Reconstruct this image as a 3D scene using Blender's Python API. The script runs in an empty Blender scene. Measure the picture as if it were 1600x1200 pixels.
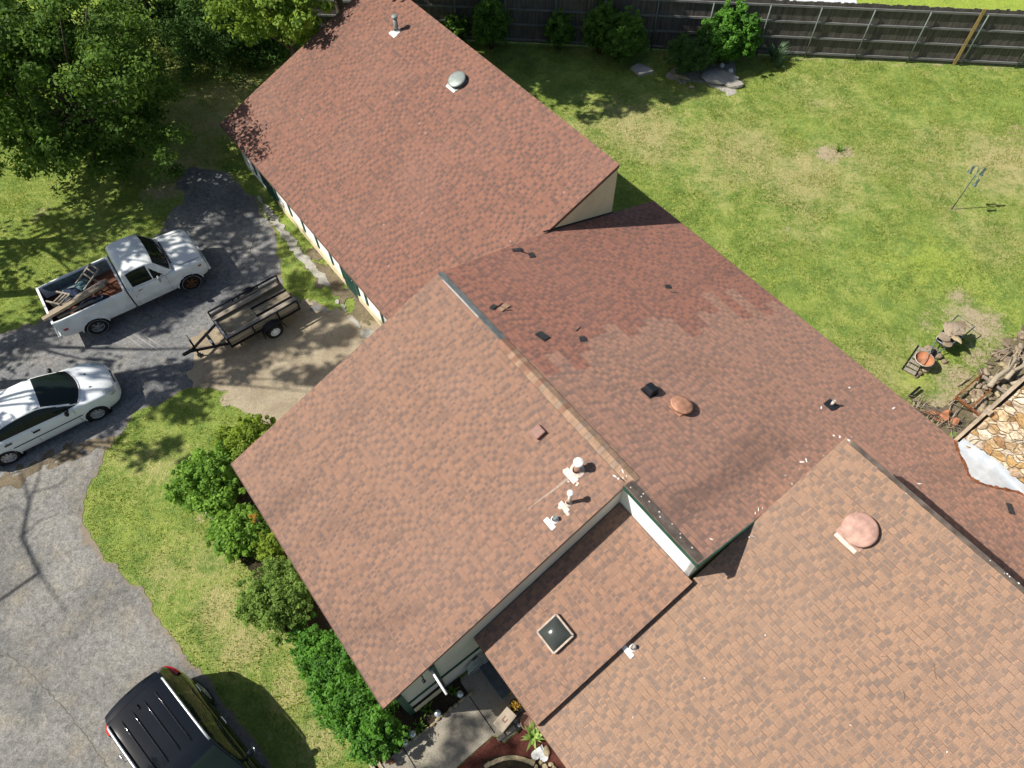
import bpy, bmesh, math, random
import numpy as np
from mathutils import Vector, Matrix
random.seed(7)
rng = np.random.default_rng(11)
PI = math.pi
R_ = math.radians
scene = bpy.context.scene
COL = scene.collection

# ------------------------------------------------------------------ camera
F_PX, CX, CY, HCAM = 1110.0, 800.0, 600.0, 19.0
dn = np.array([(814 - CX) / F_PX, -(1302 - CY) / F_PX, -1.0]); dn /= np.linalg.norm(dn)
upc = -dn
yv = np.array([0, 0, -1.0]); yv = yv - upc * yv.dot(upc); yv /= np.linalg.norm(yv)
xv = np.cross(yv, upc)
RC = np.array([xv, yv, upc])            # camera -> world
CAM = np.array([0, 0, HCAM])

def ray(x, y):
    return RC @ np.array([(x - CX) / F_PX, -(y - CY) / F_PX, -1.0])

def at(x, y, z=0.0):
    """a point of the photograph (1600x1200 measure) carried on to the level z"""
    r = ray(x, y); t = (z - CAM[2]) / r[2]
    return CAM + t * r

cam = bpy.data.cameras.new('camera')
cam.sensor_width = 36.0; cam.lens = 36.0 * F_PX / 1600.0
cam.clip_end = 2000; cam.clip_start = 0.1
camo = bpy.data.objects.new('camera', cam); COL.objects.link(camo)
m4 = Matrix([list(RC[0]) + [CAM[0]], list(RC[1]) + [CAM[1]], list(RC[2]) + [CAM[2]], [0, 0, 0, 1]])
camo.matrix_world = m4
scene.camera = camo

# ------------------------------------------------------------------ light
SUN_EL, SUN_AZ = R_(46), R_(3.5)        # light travels towards +X, a little +Y
world = bpy.data.worlds.new('World'); scene.world = world; world.use_nodes = True
wn = world.node_tree.nodes; wl = world.node_tree.links
bgn = wn['Background']
sky = wn.new('ShaderNodeTexSky'); sky.sky_type = 'NISHITA'; sky.sun_disc = False
sky.sun_elevation = SUN_EL
sky.sun_rotation = math.atan2(-math.cos(SUN_AZ), -math.sin(SUN_AZ)) % (2 * PI)
sky.air_density = 1.0; sky.dust_density = 1.5
wl.new(sky.outputs[0], bgn.inputs[0]); bgn.inputs[1].default_value = 0.062
sun = bpy.data.lights.new('sun', 'SUN'); sun.energy = 4.5; sun.angle = R_(0.55); sun.color = (1.0, 0.955, 0.88)
suno = bpy.data.objects.new('sun', sun); COL.objects.link(suno)
sd = Vector((math.cos(SUN_AZ) * math.cos(SUN_EL), math.sin(SUN_AZ) * math.cos(SUN_EL), -math.sin(SUN_EL)))
suno.rotation_euler = sd.to_track_quat('-Z', 'Y').to_euler()
scene.view_settings.view_transform = 'Standard'; scene.view_settings.look = 'None'
scene.view_settings.exposure = 0.62; scene.view_settings.gamma = 1.0
scene.render.engine = 'CYCLES'
scene.cycles.max_bounces = 6; scene.cycles.diffuse_bounces = 3; scene.cycles.glossy_bounces = 3
scene.cycles.transparent_max_bounces = 8; scene.cycles.use_denoising = True

# ------------------------------------------------------------------ objects
def tag(o, label=None, cat=None, group=None, kind=None):
    if label: o['label'] = label
    if cat: o['category'] = cat
    if group: o['group'] = group
    if kind: o['kind'] = kind
    return o

def empty(name, loc=(0, 0, 0), rz=0.0, parent=None):
    o = bpy.data.objects.new(name, None); COL.objects.link(o)
    o.empty_display_size = 0.2
    o.location = loc; o.rotation_euler = (0, 0, rz)
    if parent: o.parent = parent
    return o

def thing(name, label, cat, loc=(0, 0, 0), rz=0.0, group=None):
    return tag(empty(name, loc, rz), label, cat, group)

def copy_tree(o, parent=None):
    c = o.copy(); COL.objects.link(c)
    if parent: c.parent = parent
    for ch in list(o.children): copy_tree(ch, c)
    return c

class MB:
    """collects shapes of ONE object"""
    def __init__(s): s.v = []; s.f = []; s.m = []; s.uv = {}; s.sm = []
    def add(s, vs, fs, mi=0, smooth=False, uvs=None):
        b = len(s.v); s.v += [tuple(map(float, p)) for p in vs]
        for k, f in enumerate(fs):
            if uvs is not None: s.uv[len(s.f)] = [uvs[i] for i in f]
            s.f.append(tuple(i + b for i in f)); s.m.append(mi); s.sm.append(smooth)
        return s
    def box(s, c, d, rz=0.0, mi=0, M=None, bev=0.0):
        x, y, z = [q / 2 for q in d]
        if bev > 0:
            bm = bmesh.new(); bmesh.ops.create_cube(bm, size=1.0)
            for v in bm.verts: v.co = Vector((v.co.x * 2 * x, v.co.y * 2 * y, v.co.z * 2 * z))
            bmesh.ops.bevel(bm, geom=list(bm.edges), offset=bev, segments=2, affect='EDGES', profile=0.5)
            bm.verts.index_update()
            vs = [tuple(v.co) for v in bm.verts]; fs = [[v.index for v in f.verts] for f in bm.faces]; bm.free()
        else:
            vs = [(a * x, b * y, e * z) for a in (-1, 1) for b in (-1, 1) for e in (-1, 1)]
            fs = [(0, 1, 3, 2), (4, 6, 7, 5), (0, 4, 5, 1), (2, 3, 7, 6), (0, 2, 6, 4), (1, 5, 7, 3)]
        if M is None: M = Matrix.Rotation(rz, 4, 'Z')
        vs = [tuple(M @ Vector(v) + Vector(c)) for v in vs]
        return s.add(vs, fs, mi)
    def bar(s, a, b, w, h=None, mi=0, up=(0, 0, 1), bev=0.0):
        """box running from a to b, w wide, h high"""
        a = Vector(a); b = Vector(b); d = b - a; L = d.length
        if L < 1e-6: return s
        x = d / L; u = Vector(up); y = u.cross(x)
        if y.length < 1e-4: y = Vector((0, 1, 0)).cross(x)
        y.normalize(); z = x.cross(y)
        M = Matrix((x, y, z)).transposed().to_4x4()
        return s.box((a + b) / 2, (L, w, h or w), mi=mi, M=M, bev=bev)
    def tube(s, pts, r, n=8, mi=0, smooth=True, cap=True):
        pts = [Vector(p) for p in pts]; k = len(pts)
        rr = r if isinstance(r, (list, tuple)) else [r] * k
        vs = []; fs = []; prev = None
        for i, p in enumerate(pts):
            t = (pts[min(i + 1, k - 1)] - pts[max(i - 1, 0)]).normalized()
            if prev is None:
                a = t.orthogonal().normalized()
            else:
                a = (prev - t * prev.dot(t))
                a = a.normalized() if a.length > 1e-5 else t.orthogonal().normalized()
            prev = a; b = t.cross(a)
            for j in range(n):
                q = 2 * PI * j / n
                vs.append(p + (a * math.cos(q) + b * math.sin(q)) * rr[i])
        for i in range(k - 1):
            for j in range(n):
                j2 = (j + 1) % n
                fs.append((i * n + j, i * n + j2, (i + 1) * n + j2, (i + 1) * n + j))
        if cap:
            fs.append(tuple(range(n))[::-1]); fs.append(tuple((k - 1) * n + j for j in range(n)))
        return s.add(vs, fs, mi, smooth)
    def lathe(s, prof, n=24, c=(0, 0, 0), M=None, mi=0, smooth=True, sx=1.0, sy=1.0):
        """profile [(r, z)] turned about z"""
        vs = []; fs = []; k = len(prof)
        for (r, z) in prof:
            for j in range(n):
                q = 2 * PI * j / n
                p = Vector((r * math.cos(q) * sx, r * math.sin(q) * sy, z))
                if M is not None: p = M @ p
                vs.append(p + Vector(c))
        for i in range(k - 1):
            for j in range(n):
                j2 = (j + 1) % n
                fs.append((i * n + j, i * n + j2, (i + 1) * n + j2, (i + 1) * n + j))
        return s.add(vs, fs, mi, smooth)
    def blob(s, c, d, seed=0, n=2, rough=0.18, mi=0, rz=0.0, flat=False):
        """irregular stone"""
        bm = bmesh.new(); bmesh.ops.create_icosphere(bm, subdivisions=n, radius=1.0)
        r = random.Random(seed); ph = [r.uniform(0, 6.28) for _ in range(6)]
        M = Matrix.Rotation(rz, 3, 'Z')
        for v in bm.verts:
            p = v.co.copy()
            k = 1 + rough * (math.sin(2.3 * p.x + ph[0]) + math.sin(2.9 * p.y + ph[1]) + math.sin(3.1 * p.z + ph[2])) / 2 + r.uniform(-rough, rough) * 0.35
            q = Vector((p.x * d[0] / 2, p.y * d[1] / 2, p.z * d[2] / 2)) * k
            if flat: q.z = max(min(q.z, d[2] * 0.36), -d[2] * 0.36)
            v.co = M @ q + Vector(c)
        bm.verts.index_update()
        vs = [tuple(v.co) for v in bm.verts]; fs = [[v.index for v in f.verts] for f in bm.faces]; bm.free()
        return s.add(vs, fs, mi, False)
    def build(s, name, mats, parent=None, loc=None, rz=None, autosmooth=None):
        me = bpy.data.meshes.new(name)
        me.from_pydata(s.v, [], s.f)
        if not isinstance(mats, (list, tuple)): mats = [mats]
        for m in mats: me.materials.append(m)
        if len(mats) > 1: me.polygons.foreach_set('material_index', s.m)
        me.polygons.foreach_set('use_smooth', s.sm)
        if s.uv:
            ul = me.uv_layers.new(name='UVMap')
            for pi, p in enumerate(me.polygons):
                if pi in s.uv:
                    for li, uv in zip(p.loop_indices, s.uv[pi]): ul.data[li].uv = uv
        me.update()
        o = bpy.data.objects.new(name, me); COL.objects.link(o)
        if parent: o.parent = parent
        if loc is not None: o.location = loc
        if rz is not None: o.rotation_euler = (0, 0, rz)
        return o

def np_mesh(name, V, Fq, mats, parent=None, attrs=None, smooth=False, cols=None):
    """fast mesh from numpy arrays; Fq (n, k) faces of k corners"""
    me = bpy.data.meshes.new(name)
    nv = len(V); nf, k = Fq.shape
    me.vertices.add(nv); me.vertices.foreach_set('co', np.ascontiguousarray(V, np.float32).ravel())
    me.loops.add(nf * k); me.loops.foreach_set('vertex_index', np.ascontiguousarray(Fq, np.int32).ravel())
    me.polygons.add(nf)
    me.polygons.foreach_set('loop_start', np.arange(0, nf * k, k, dtype=np.int32))
    me.polygons.foreach_set('loop_total', np.full(nf, k, np.int32))
    if smooth: me.polygons.foreach_set('use_smooth', np.ones(nf, bool))
    if not isinstance(mats, (list, tuple)): mats = [mats]
    for m in mats: me.materials.append(m)
    for an, av in (attrs or {}).items():
        a = me.attributes.new(an, 'FLOAT', 'POINT'); a.data.foreach_set('value', np.ascontiguousarray(av, np.float32))
    me.update(); me.validate()
    o = bpy.data.objects.new(name, me); COL.objects.link(o)
    if parent: o.parent = parent
    return o

# ------------------------------------------------------------------ value noise (numpy)
_perm = rng.random((256, 256))
def vnoise(x, y, s=1.0, seed=0):
    x = np.asarray(x) / s + seed * 17.31; y = np.asarray(y) / s + seed * 9.17
    xi = np.floor(x).astype(int); yi = np.floor(y).astype(int)
    fx = x - xi; fy = y - yi
    fx = fx * fx * (3 - 2 * fx); fy = fy * fy * (3 - 2 * fy)
    g = lambda a, b: _perm[a % 256, b % 256]
    return (g(xi, yi) * (1 - fx) + g(xi + 1, yi) * fx) * (1 - fy) + (g(xi, yi + 1) * (1 - fx) + g(xi + 1, yi + 1) * fx) * fy

def poly_sd(px, py, poly):
    """signed distance (inside > 0)"""
    px = np.asarray(px); py = np.asarray(py)
    d = np.full(px.shape, 1e9); ins = np.zeros(px.shape, bool)
    n = len(poly)
    for i in range(n):
        ax, ay = poly[i][:2]; bx, by = poly[(i + 1) % n][:2]
        ex, ey = bx - ax, by - ay; wx = px - ax; wy = py - ay
        t = np.clip((wx * ex + wy * ey) / (ex * ex + ey * ey + 1e-12), 0, 1)
        d = np.minimum(d, np.hypot(wx - ex * t, wy - ey * t))
        c1 = (ay <= py) & (by > py); c2 = (ay > py) & (by <= py)
        cr = ex * wy - ey * wx
        ins ^= (c1 & (cr > 0)) | (c2 & (cr < 0))
    return np.where(ins, d, -d)

def smooth_poly(pts, n=6):
    """closed Catmull-Rom through the points"""
    out = []; k = len(pts); P = [np.array(p[:2], float) for p in pts]
    for i in range(k):
        a, b, c, d = P[i - 1], P[i], P[(i + 1) % k], P[(i + 2) % k]
        for j in range(n):
            t = j / n
            out.append(0.5 * ((2 * b) + (c - a) * t + (2 * a - 5 * b + 4 * c - d) * t * t + (-a + 3 * b - 3 * c + d) * t ** 3))
    return out

def sheet(name, poly, z, mat, cell=0.08, rough=0.18, rs=0.5, seed=1, smooth=True, kind='structure', parent=None, sub=5):
    """flat ground patch with a ragged, organic border"""
    pl = smooth_poly(poly, sub) if smooth else [np.array(p[:2]) for p in poly]
    A = np.array(pl); lo = A.min(0) - 0.3; hi = A.max(0) + 0.3
    xs = np.arange(lo[0], hi[0] + cell, cell); ys = np.arange(lo[1], hi[1] + cell, cell)
    def f(x, y):
        return poly_sd(x, y, pl) + rough * (vnoise(x, y, rs, seed) - 0.5) * 1.5 + rough * 0.7 * (vnoise(x, y, rs * 0.3, seed + 5) - 0.5)
    X, Y = np.meshgrid(xs, ys, indexing='ij')
    Fv = f(X, Y)
    nx, ny = X.shape
    idx = np.arange(nx * ny).reshape(nx, ny)
    cmean = (Fv[:-1, :-1] + Fv[1:, :-1] + Fv[1:, 1:] + Fv[:-1, 1:]) / 4
    keep = cmean > 0
    Q = np.stack([idx[:-1, :-1], idx[1:, :-1], idx[1:, 1:], idx[:-1, 1:]], -1)[keep]
    cnt = np.zeros(nx * ny, int)
    for c in range(4): np.add.at(cnt, Q[:, c], 1)
    x = X.ravel().copy(); y = Y.ravel().copy()
    edge = (cnt > 0) & (cnt < 4)
    for _ in range(2):
        ex, ey = x[edge], y[edge]; h = 0.01
        fv = f(ex, ey); gx = (f(ex + h, ey) - fv) / h; gy = (f(ex, ey + h) - fv) / h
        g2 = gx * gx + gy * gy + 1e-3
        st = np.clip(fv / g2, -cell * 0.8, cell * 0.8)
        x[edge] = ex - st * gx; y[edge] = ey - st * gy
    used = np.unique(Q); rem = -np.ones(nx * ny, int); rem[used] = np.arange(len(used))
    V = np.stack([x[used], y[used], np.full(len(used), z)], 1)
    sdv = np.clip(Fv.ravel()[used], -0.2, 3)
    o = np_mesh(name, V, rem[Q], mat, parent, attrs={'inner': sdv})
    if kind: o['kind'] = kind
    return o, pl

# ------------------------------------------------------------------ material helpers
class NT:
    def __init__(s, name):
        s.m = bpy.data.materials.new(name); s.m.use_nodes = True
        s.t = s.m.node_tree; s.b = s.t.nodes['Principled BSDF']; s.out = s.t.nodes['Material Output']
        s.b.inputs['Specular IOR Level'].default_value = 0.3
    def n(s, typ, ins=None, **kw):
        nd = s.t.nodes.new('ShaderNode' + typ)
        for k, v in kw.items(): setattr(nd, k, v)
        for k, v in (ins or {}).items(): s.set(nd, k, v)
        return nd
    def set(s, nd, k, v):
        sock = nd.inputs[k]
        if isinstance(v, bpy.types.NodeSocket): s.t.links.new(v, sock)
        elif isinstance(v, bpy.types.Node): s.t.links.new(v.outputs[0], sock)
        elif isinstance(v, tuple) and len(v) == 3 and len(sock.default_value) == 4: sock.default_value = v + (1,)
        else: sock.default_value = v
    def math(s, op, a, b=0.0, clamp=False):
        nd = s.n('Math', operation=op); nd.use_clamp = clamp
        s.set(nd, 0, a); s.set(nd, 1, b); return nd.outputs[0]
    def mix(s, fac, a, b, blend='MIX'):
        nd = s.n('Mix', data_type='RGBA', blend_type=blend)
        s.set(nd, 0, fac); s.set(nd, 6, a); s.set(nd, 7, b); return nd.outputs[2]
    def noise(s, vec, scale, detail=3.0, rough=0.55, dist=0.0):
        nd = s.n('TexNoise', {'Scale': scale, 'Detail': detail, 'Roughness': rough, 'Distortion': dist})
        if vec is not None: s.t.links.new(vec, nd.inputs['Vector'])
        return nd.outputs['Fac']
    def ramp(s, fac, stops, interp='LINEAR'):
        nd = s.n('ValToRGB'); r = nd.color_ramp; r.interpolation = interp
        while len(r.elements) < len(stops): r.elements.new(0.5)
        for e, (p, c) in zip(r.elements, stops):
            e.position = p; e.color = (c if len(c) == 4 else tuple(c) + (1,)) if not isinstance(c, (int, float)) else (c, c, c, 1)
        s.set(nd, 0, fac); return nd.outputs[0]
    def smooth(s, v, a, b):
        nd = s.n('MapRange', interpolation_type='SMOOTHSTEP'); s.set(nd, 0, v); s.set(nd, 1, a); s.set(nd, 2, b); return nd.outputs[0]
    def coord(s, which='Object'):
        return s.n('TexCoord').outputs[which]
    def pos(s):
        return s.n('NewGeometry').outputs['Position']
    def attr(s, name):
        return s.n('Attribute', attribute_name=name).outputs['Fac']
    def bump(s, h, strength=0.3, dist=0.02):
        nd = s.n('Bump', {'Strength': strength, 'Distance': dist}); s.set(nd, 'Height', h); s.set(s.b, 'Normal', nd.outputs[0]); return nd
    def fin(s, col=None, rough=None, metal=None, spec=None):
        if col is not None: s.set(s.b, 'Base Color', col)
        if rough is not None: s.set(s.b, 'Roughness', rough)
        if metal is not None: s.set(s.b, 'Metallic', metal)
        if spec is not None: s.set(s.b, 'Specular IOR Level', spec)
        return s.m

def simple(name, col, rough=0.6, metal=0.0, var=0.12, scale=3.0, spec=0.3, bump=0.0, coat=0.0):
    """painted / plain surface with a little wear in it"""
    k = NT(name); p = k.coord()
    n1 = k.noise(p, scale, 4.0); n2 = k.noise(p, scale * 14, 2.0)
    v = k.math('ADD', k.math('MULTIPLY', n1, 1.4), k.math('MULTIPLY', n2, 0.6))
    dark = tuple(c * (1 - var * 1.6) for c in col); light = tuple(min(1, c * (1 + var)) for c in col)
    c = k.mix(k.smooth(v, 0.65, 1.35), dark, light)
    if bump: k.bump(n2, bump, 0.01)
    k.b.inputs['Coat Weight'].default_value = coat
    k.b.inputs['Coat Roughness'].default_value = 0.03
    return k.fin(c, rough, metal, spec)
# ------------------------------------------------------------------ materials
def shingle(name, hi, lo, grey=0.25, stain=0.35, old=None, line=0.12, course=0.135, tabw=0.128):
    """laminated asphalt shingles laid in courses: UV.x along the eave, UV.y up the slope, both in metres"""
    k = NT(name)
    uv = k.n('UVMap').outputs[0]
    sp = k.n('SeparateXYZ', {0: uv}); x, y = sp.outputs[0], sp.outputs[1]
    wob = k.noise(uv, 0.7, 2.0)
    yy = k.math('ADD', k.math('DIVIDE', y, course), k.math('MULTIPLY', k.math('SUBTRACT', wob, 0.5), 0.25))
    row = k.math('FLOOR', yy); fy = k.math('SUBTRACT', yy, row)
    def wn1(v):
        nd = k.n('TexWhiteNoise', noise_dimensions='1D'); k.set(nd, 'W', v); return nd.outputs['Value']
    def wn2(a, b):
        c = k.n('CombineXYZ'); k.set(c, 0, a); k.set(c, 1, b)
        nd = k.n('TexWhiteNoise', noise_dimensions='2D'); k.t.links.new(c.outputs[0], nd.inputs['Vector']); return nd.outputs['Value']
    sh = k.math('MULTIPLY', wn1(row), 7.3)
    xw = k.math('MULTIPLY', k.math('SUBTRACT', k.noise(uv, 2.5, 1.0), 0.5), 0.9)
    xa = k.math('ADD', k.math('DIVIDE', k.math('ADD', x, sh), tabw), xw)
    col = k.math('FLOOR', xa); fx = k.math('SUBTRACT', xa, col)
    t1 = wn2(col, row); t3 = wn2(col, k.math('ADD', row, 57.0))
    blotch = k.noise(uv, 1.6, 3.0); big = k.noise(uv, 0.30, 3.0)
    base = lambda h_, v: k.mix(k.math('ADD', k.math('MULTIPLY', t3, 0.55), k.math('MULTIPLY', blotch, 0.45)), v, h_)
    def colour(hi, lo):
        c = k.mix(k.math('ADD', k.math('MULTIPLY', t3, 0.5), k.math('MULTIPLY', blotch, 0.5)), tuple(h * 0.86 for h in hi), tuple(h * 1.08 for h in hi))
        # darker granule drops, soft-edged rectangles on part of the tabs
        off = k.math('MULTIPLY', t3, 0.45)
        inx = k.smooth(fx, k.math('SUBTRACT', off, 0.10), k.math('ADD', off, 0.12))
        iny = k.math('MULTIPLY', k.smooth(fy, k.math('MULTIPLY', t1, 0.22), k.math('ADD', k.math('MULTIPLY', t1, 0.22), 0.22)), k.smooth(fy, 1.05, 0.80))
        par = k.math('ABSOLUTE', k.math('SUBTRACT', k.math('FRACT', k.math('MULTIPLY', k.math('ADD', col, k.math('MULTIPLY', row, 1.0)), 0.5)), 0.0))
        tt = k.math('ADD', k.math('ADD', k.math('MULTIPLY', wn2(col, k.math('ADD', row, 23.0)), 0.50), k.math('MULTIPLY', par, 0.55)), k.math('MULTIPLY', k.noise(uv, 2.1, 3.0, 0.65), 0.36))
        amt = k.smooth(tt, 0.38, 0.70)
        c = k.mix(k.math('MULTIPLY', k.math('MULTIPLY', inx, iny), k.math('ADD', k.math('MULTIPLY', amt, 0.82), 0.10)), c, lo)
        return k.mix(k.math('MULTIPLY', k.smooth(tt, 0.72, 1.0), 0.35), c, lo)
    c = colour(hi, lo)
    if old is not None:
        # older, sun-bleached courses start along a stepped line
        thr = k.math('ADD', k.math('MULTIPLY', y, old[1]), old[0])
        stp = k.math('MULTIPLY', k.math('SUBTRACT', wn1(k.math('ADD', k.math('FLOOR', k.math('DIVIDE', row, 3.0)), 400.0)), 0.5), 1.5)
        edge = k.smooth(x, k.math('ADD', thr, stp), k.math('ADD', k.math('ADD', thr, stp), 0.03))
        c = k.mix(edge, c, colour(old[2], old[3]))
    g = k.noise(uv, 48.0, 2.0, 0.7)
    c = k.mix(0.34, c, k.ramp(g, [(0.3, (0.05, 0.05, 0.05)), (0.7, (0.95, 0.95, 0.95))]), 'OVERLAY')
    fade = k.noise(uv, 0.35, 4.0)
    c = k.mix(k.math('MULTIPLY', k.smooth(fade, 0.4, 0.75), grey), c, tuple(0.5 * (a_ + b_) for a_, b_ in zip(hi, (0.27, 0.21, 0.18))))
    mp = k.n('Mapping', {'Scale': (0.50, 0.15, 1.0), 'Location': (3.1, 1.7, 0)}); k.t.links.new(uv, mp.inputs[0])
    st = k.noise(mp.outputs[0], 1.0, 5.0, 0.6, 0.4)
    c = k.mix(k.math('MULTIPLY', k.smooth(st, 0.52, 0.74), stain), c, (0.050, 0.040, 0.037))
    raised = k.math('GREATER_THAN', t1, 0.5)
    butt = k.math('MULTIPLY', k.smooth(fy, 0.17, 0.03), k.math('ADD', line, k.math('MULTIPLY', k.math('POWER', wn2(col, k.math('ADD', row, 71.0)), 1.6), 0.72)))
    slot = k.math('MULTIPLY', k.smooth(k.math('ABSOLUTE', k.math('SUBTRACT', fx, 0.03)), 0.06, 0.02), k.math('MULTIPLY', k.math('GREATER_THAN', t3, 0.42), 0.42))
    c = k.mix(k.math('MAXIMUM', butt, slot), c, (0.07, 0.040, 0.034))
    h = k.math('ADD', k.math('MULTIPLY', k.math('SUBTRACT', 1.0, fy), 1.0), k.math('MULTIPLY', raised, 0.45))
    h = k.math('ADD', h, k.math('MULTIPLY', g, 0.4))
    k.bump(h, 0.8, 0.010)
    return k.fin(c, 0.88, 0.0, 0.25)

M = {}
M['sh_front'] = shingle('shingle_front', (0.288, 0.164, 0.110), (0.146, 0.102, 0.086), 0.22, 0.42, line=0.16, course=0.126, tabw=0.118)
M['sh_gar'] = shingle('shingle_garage', (0.252, 0.122, 0.084), (0.108, 0.072, 0.062), 0.2, 0.2, line=0.26)
M['sh_back'] = shingle('shingle_back', (0.322, 0.146, 0.102), (0.150, 0.092, 0.078), 0.2, 0.36, line=0.42, course=0.142, old=(16.8, -0.12, (0.370, 0.202, 0.142), (0.185, 0.128, 0.106)))
M['sh_entry'] = shingle('shingle_entry', (0.290, 0.168, 0.111), (0.150, 0.106, 0.088), 0.2, 0.25, line=0.14, course=0.132, tabw=0.124)
M['sh_right'] = shingle('shingle_right', (0.322, 0.200, 0.131), (0.182, 0.134, 0.107), 0.25, 0.14, line=0.14, course=0.138, tabw=0.130)
M['cap'] = simple('ridge_cap_shingle', (0.325, 0.210, 0.138), 0.9, var=0.15, scale=6, bump=0.4)
M['cap_b'] = simple('ridge_cap_shingle_grey', (0.275, 0.195, 0.142), 0.9, var=0.15, scale=6, bump=0.4)
M['cap_c'] = simple('ridge_cap_shingle_red', (0.265, 0.145, 0.098), 0.9, var=0.15, scale=6, bump=0.4)
M['cap_gap'] = simple('ridge_cap_butt', (0.10, 0.065, 0.045), 0.9)
M['felt'] = simple('exposed_ridge_strip', (0.135, 0.145, 0.14), 0.8, var=0.2, scale=5)
M['torn'] = simple('torn_shingle_underside', (0.030, 0.032, 0.034), 0.85, var=0.3, scale=18, bump=0.4)
M['edge_strip'] = simple('weathered_roof_edge', (0.125, 0.10, 0.082), 0.9, var=0.3, scale=5)
M['green'] = simple('green_trim_paint', (0.022, 0.085, 0.060), 0.5, var=0.2)
M['dkgreen'] = simple('dark_green_door_paint', (0.015, 0.055, 0.045), 0.5, var=0.2)
M['drip'] = simple('brown_drip_edge', (0.16, 0.09, 0.065), 0.6, var=0.15)
M['white_wall'] = simple('white_siding', (0.80, 0.80, 0.78), 0.75, var=0.05, scale=1.5)
M['grey_wall'] = simple('pale_grey_siding', (0.56, 0.55, 0.51), 0.75, var=0.07, scale=1.2)
M['beige_wall'] = simple('beige_siding', (0.66, 0.60, 0.40), 0.75, var=0.07, scale=1.2)
M['cream'] = simple('cream_masonry_ledge', (0.62, 0.53, 0.36), 0.85, var=0.12, scale=2.5, bump=0.2)
M['white'] = simple('white_paint', (0.80, 0.79, 0.76), 0.5, var=0.08, scale=6)
M['pink'] = simple('painted_vent_pink', (0.44, 0.265, 0.21), 0.6, var=0.22, scale=5)
M['terra_vent'] = simple('painted_vent_terracotta', (0.42, 0.215, 0.135), 0.6, var=0.24, scale=8)
M['palepink'] = simple('overpainted_flashing', (0.66, 0.53, 0.45), 0.6, var=0.2, scale=14)
M['galv'] = simple('galvanised_vent', (0.27, 0.305, 0.285), 0.5, 0.25, var=0.12, scale=8)
M['dull_strip'] = simple('dull_metal_strip', (0.42, 0.42, 0.41), 0.6, var=0.2, scale=8)
M['chalk'] = simple('chalky_run_off', (0.33, 0.245, 0.195), 0.9, var=0.2, scale=20)
M['sealant'] = simple('white_sealant', (0.78, 0.74, 0.70), 0.6, var=0.1, scale=30)
M['blackp'] = simple('black_plastic', (0.016, 0.018, 0.022), 0.35, var=0.2, scale=10)
M['brownp'] = simple('brown_plastic', (0.24, 0.125, 0.095), 0.5, var=0.1, scale=10)
M['metal_sheet'] = simple('galvanised_sheet', (0.52, 0.56, 0.60), 0.5, 0.2, var=0.10, scale=4)
M['rust'] = simple('rust', (0.20, 0.075, 0.030), 0.85, var=0.35, scale=9, bump=0.3)
M['beige_trim'] = simple('weathered_tan_board', (0.46, 0.38, 0.28), 0.8, var=0.2, scale=4)

def glass_dark(name, col=(0.012, 0.016, 0.016), rough=0.04):
    k = NT(name); return k.fin(col, rough, 0.0, 0.26)
M['glass'] = glass_dark('tinted_car_glass')
M['glass_g'] = glass_dark('greenish_windscreen', (0.012, 0.020, 0.016))
M['dome_glass'] = glass_dark('smoked_acrylic_dome', (0.045, 0.050, 0.046), 0.16)

# --- stone chimney
def stone_mat():
    k = NT('flagstone_veneer'); uv = k.n('UVMap').outputs[0]
    wob = k.n('TexNoise', {'Scale': 3.0, 'Detail': 2.0}); k.t.links.new(uv, wob.inputs['Vector'])
    wv = k.n('VectorMath', operation='MULTIPLY_ADD'); k.t.links.new(wob.outputs['Color'], wv.inputs[0]); wv.inputs[1].default_value = (0.30, 0.22, 0.22); k.t.links.new(uv, wv.inputs[2])
    v1 = k.n('TexVoronoi', {'Scale': 3.9, 'Randomness': 1.0}); k.t.links.new(wv.outputs[0], v1.inputs['Vector'])
    v2 = k.n('TexVoronoi', {'Scale': 3.9, 'Randomness': 1.0}, feature='DISTANCE_TO_EDGE'); k.t.links.new(wv.outputs[0], v2.inputs['Vector'])
    sep = k.n('SeparateColor'); k.t.links.new(v1.outputs['Color'], sep.inputs[0])
    c = k.ramp(sep.outputs[0], [(0.0, (0.62, 0.55, 0.42)), (0.3, (0.56, 0.43, 0.25)), (0.55, (0.66, 0.60, 0.48)), (0.75, (0.46, 0.30, 0.13)), (0.92, (0.30, 0.17, 0.09)), (1.0, (0.62, 0.58, 0.50))])
    n = k.noise(uv, 9.0, 5.0)
    c = k.mix(k.smooth(n, 0.45, 0.75), c, (0.42, 0.26, 0.10), )
    c = k.mix(0.55, c, k.ramp(k.noise(uv, 16.0, 5.0), [(0.3, (0.1, 0.1, 0.1)), (0.7, (0.9, 0.9, 0.9))]), 'OVERLAY')
    j = k.smooth(v2.outputs['Distance'], 0.05, 0.015)
    c = k.mix(k.math('MULTIPLY', j, 0.6), c, (0.36, 0.29, 0.20))
    h = k.math('ADD', k.smooth(v2.outputs['Distance'], 0.0, 0.10), k.math('MULTIPLY', n, 0.5))
    k.bump(h, 0.9, 0.04)
    return k.fin(c, 0.85)
M['stone'] = stone_mat()

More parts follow.
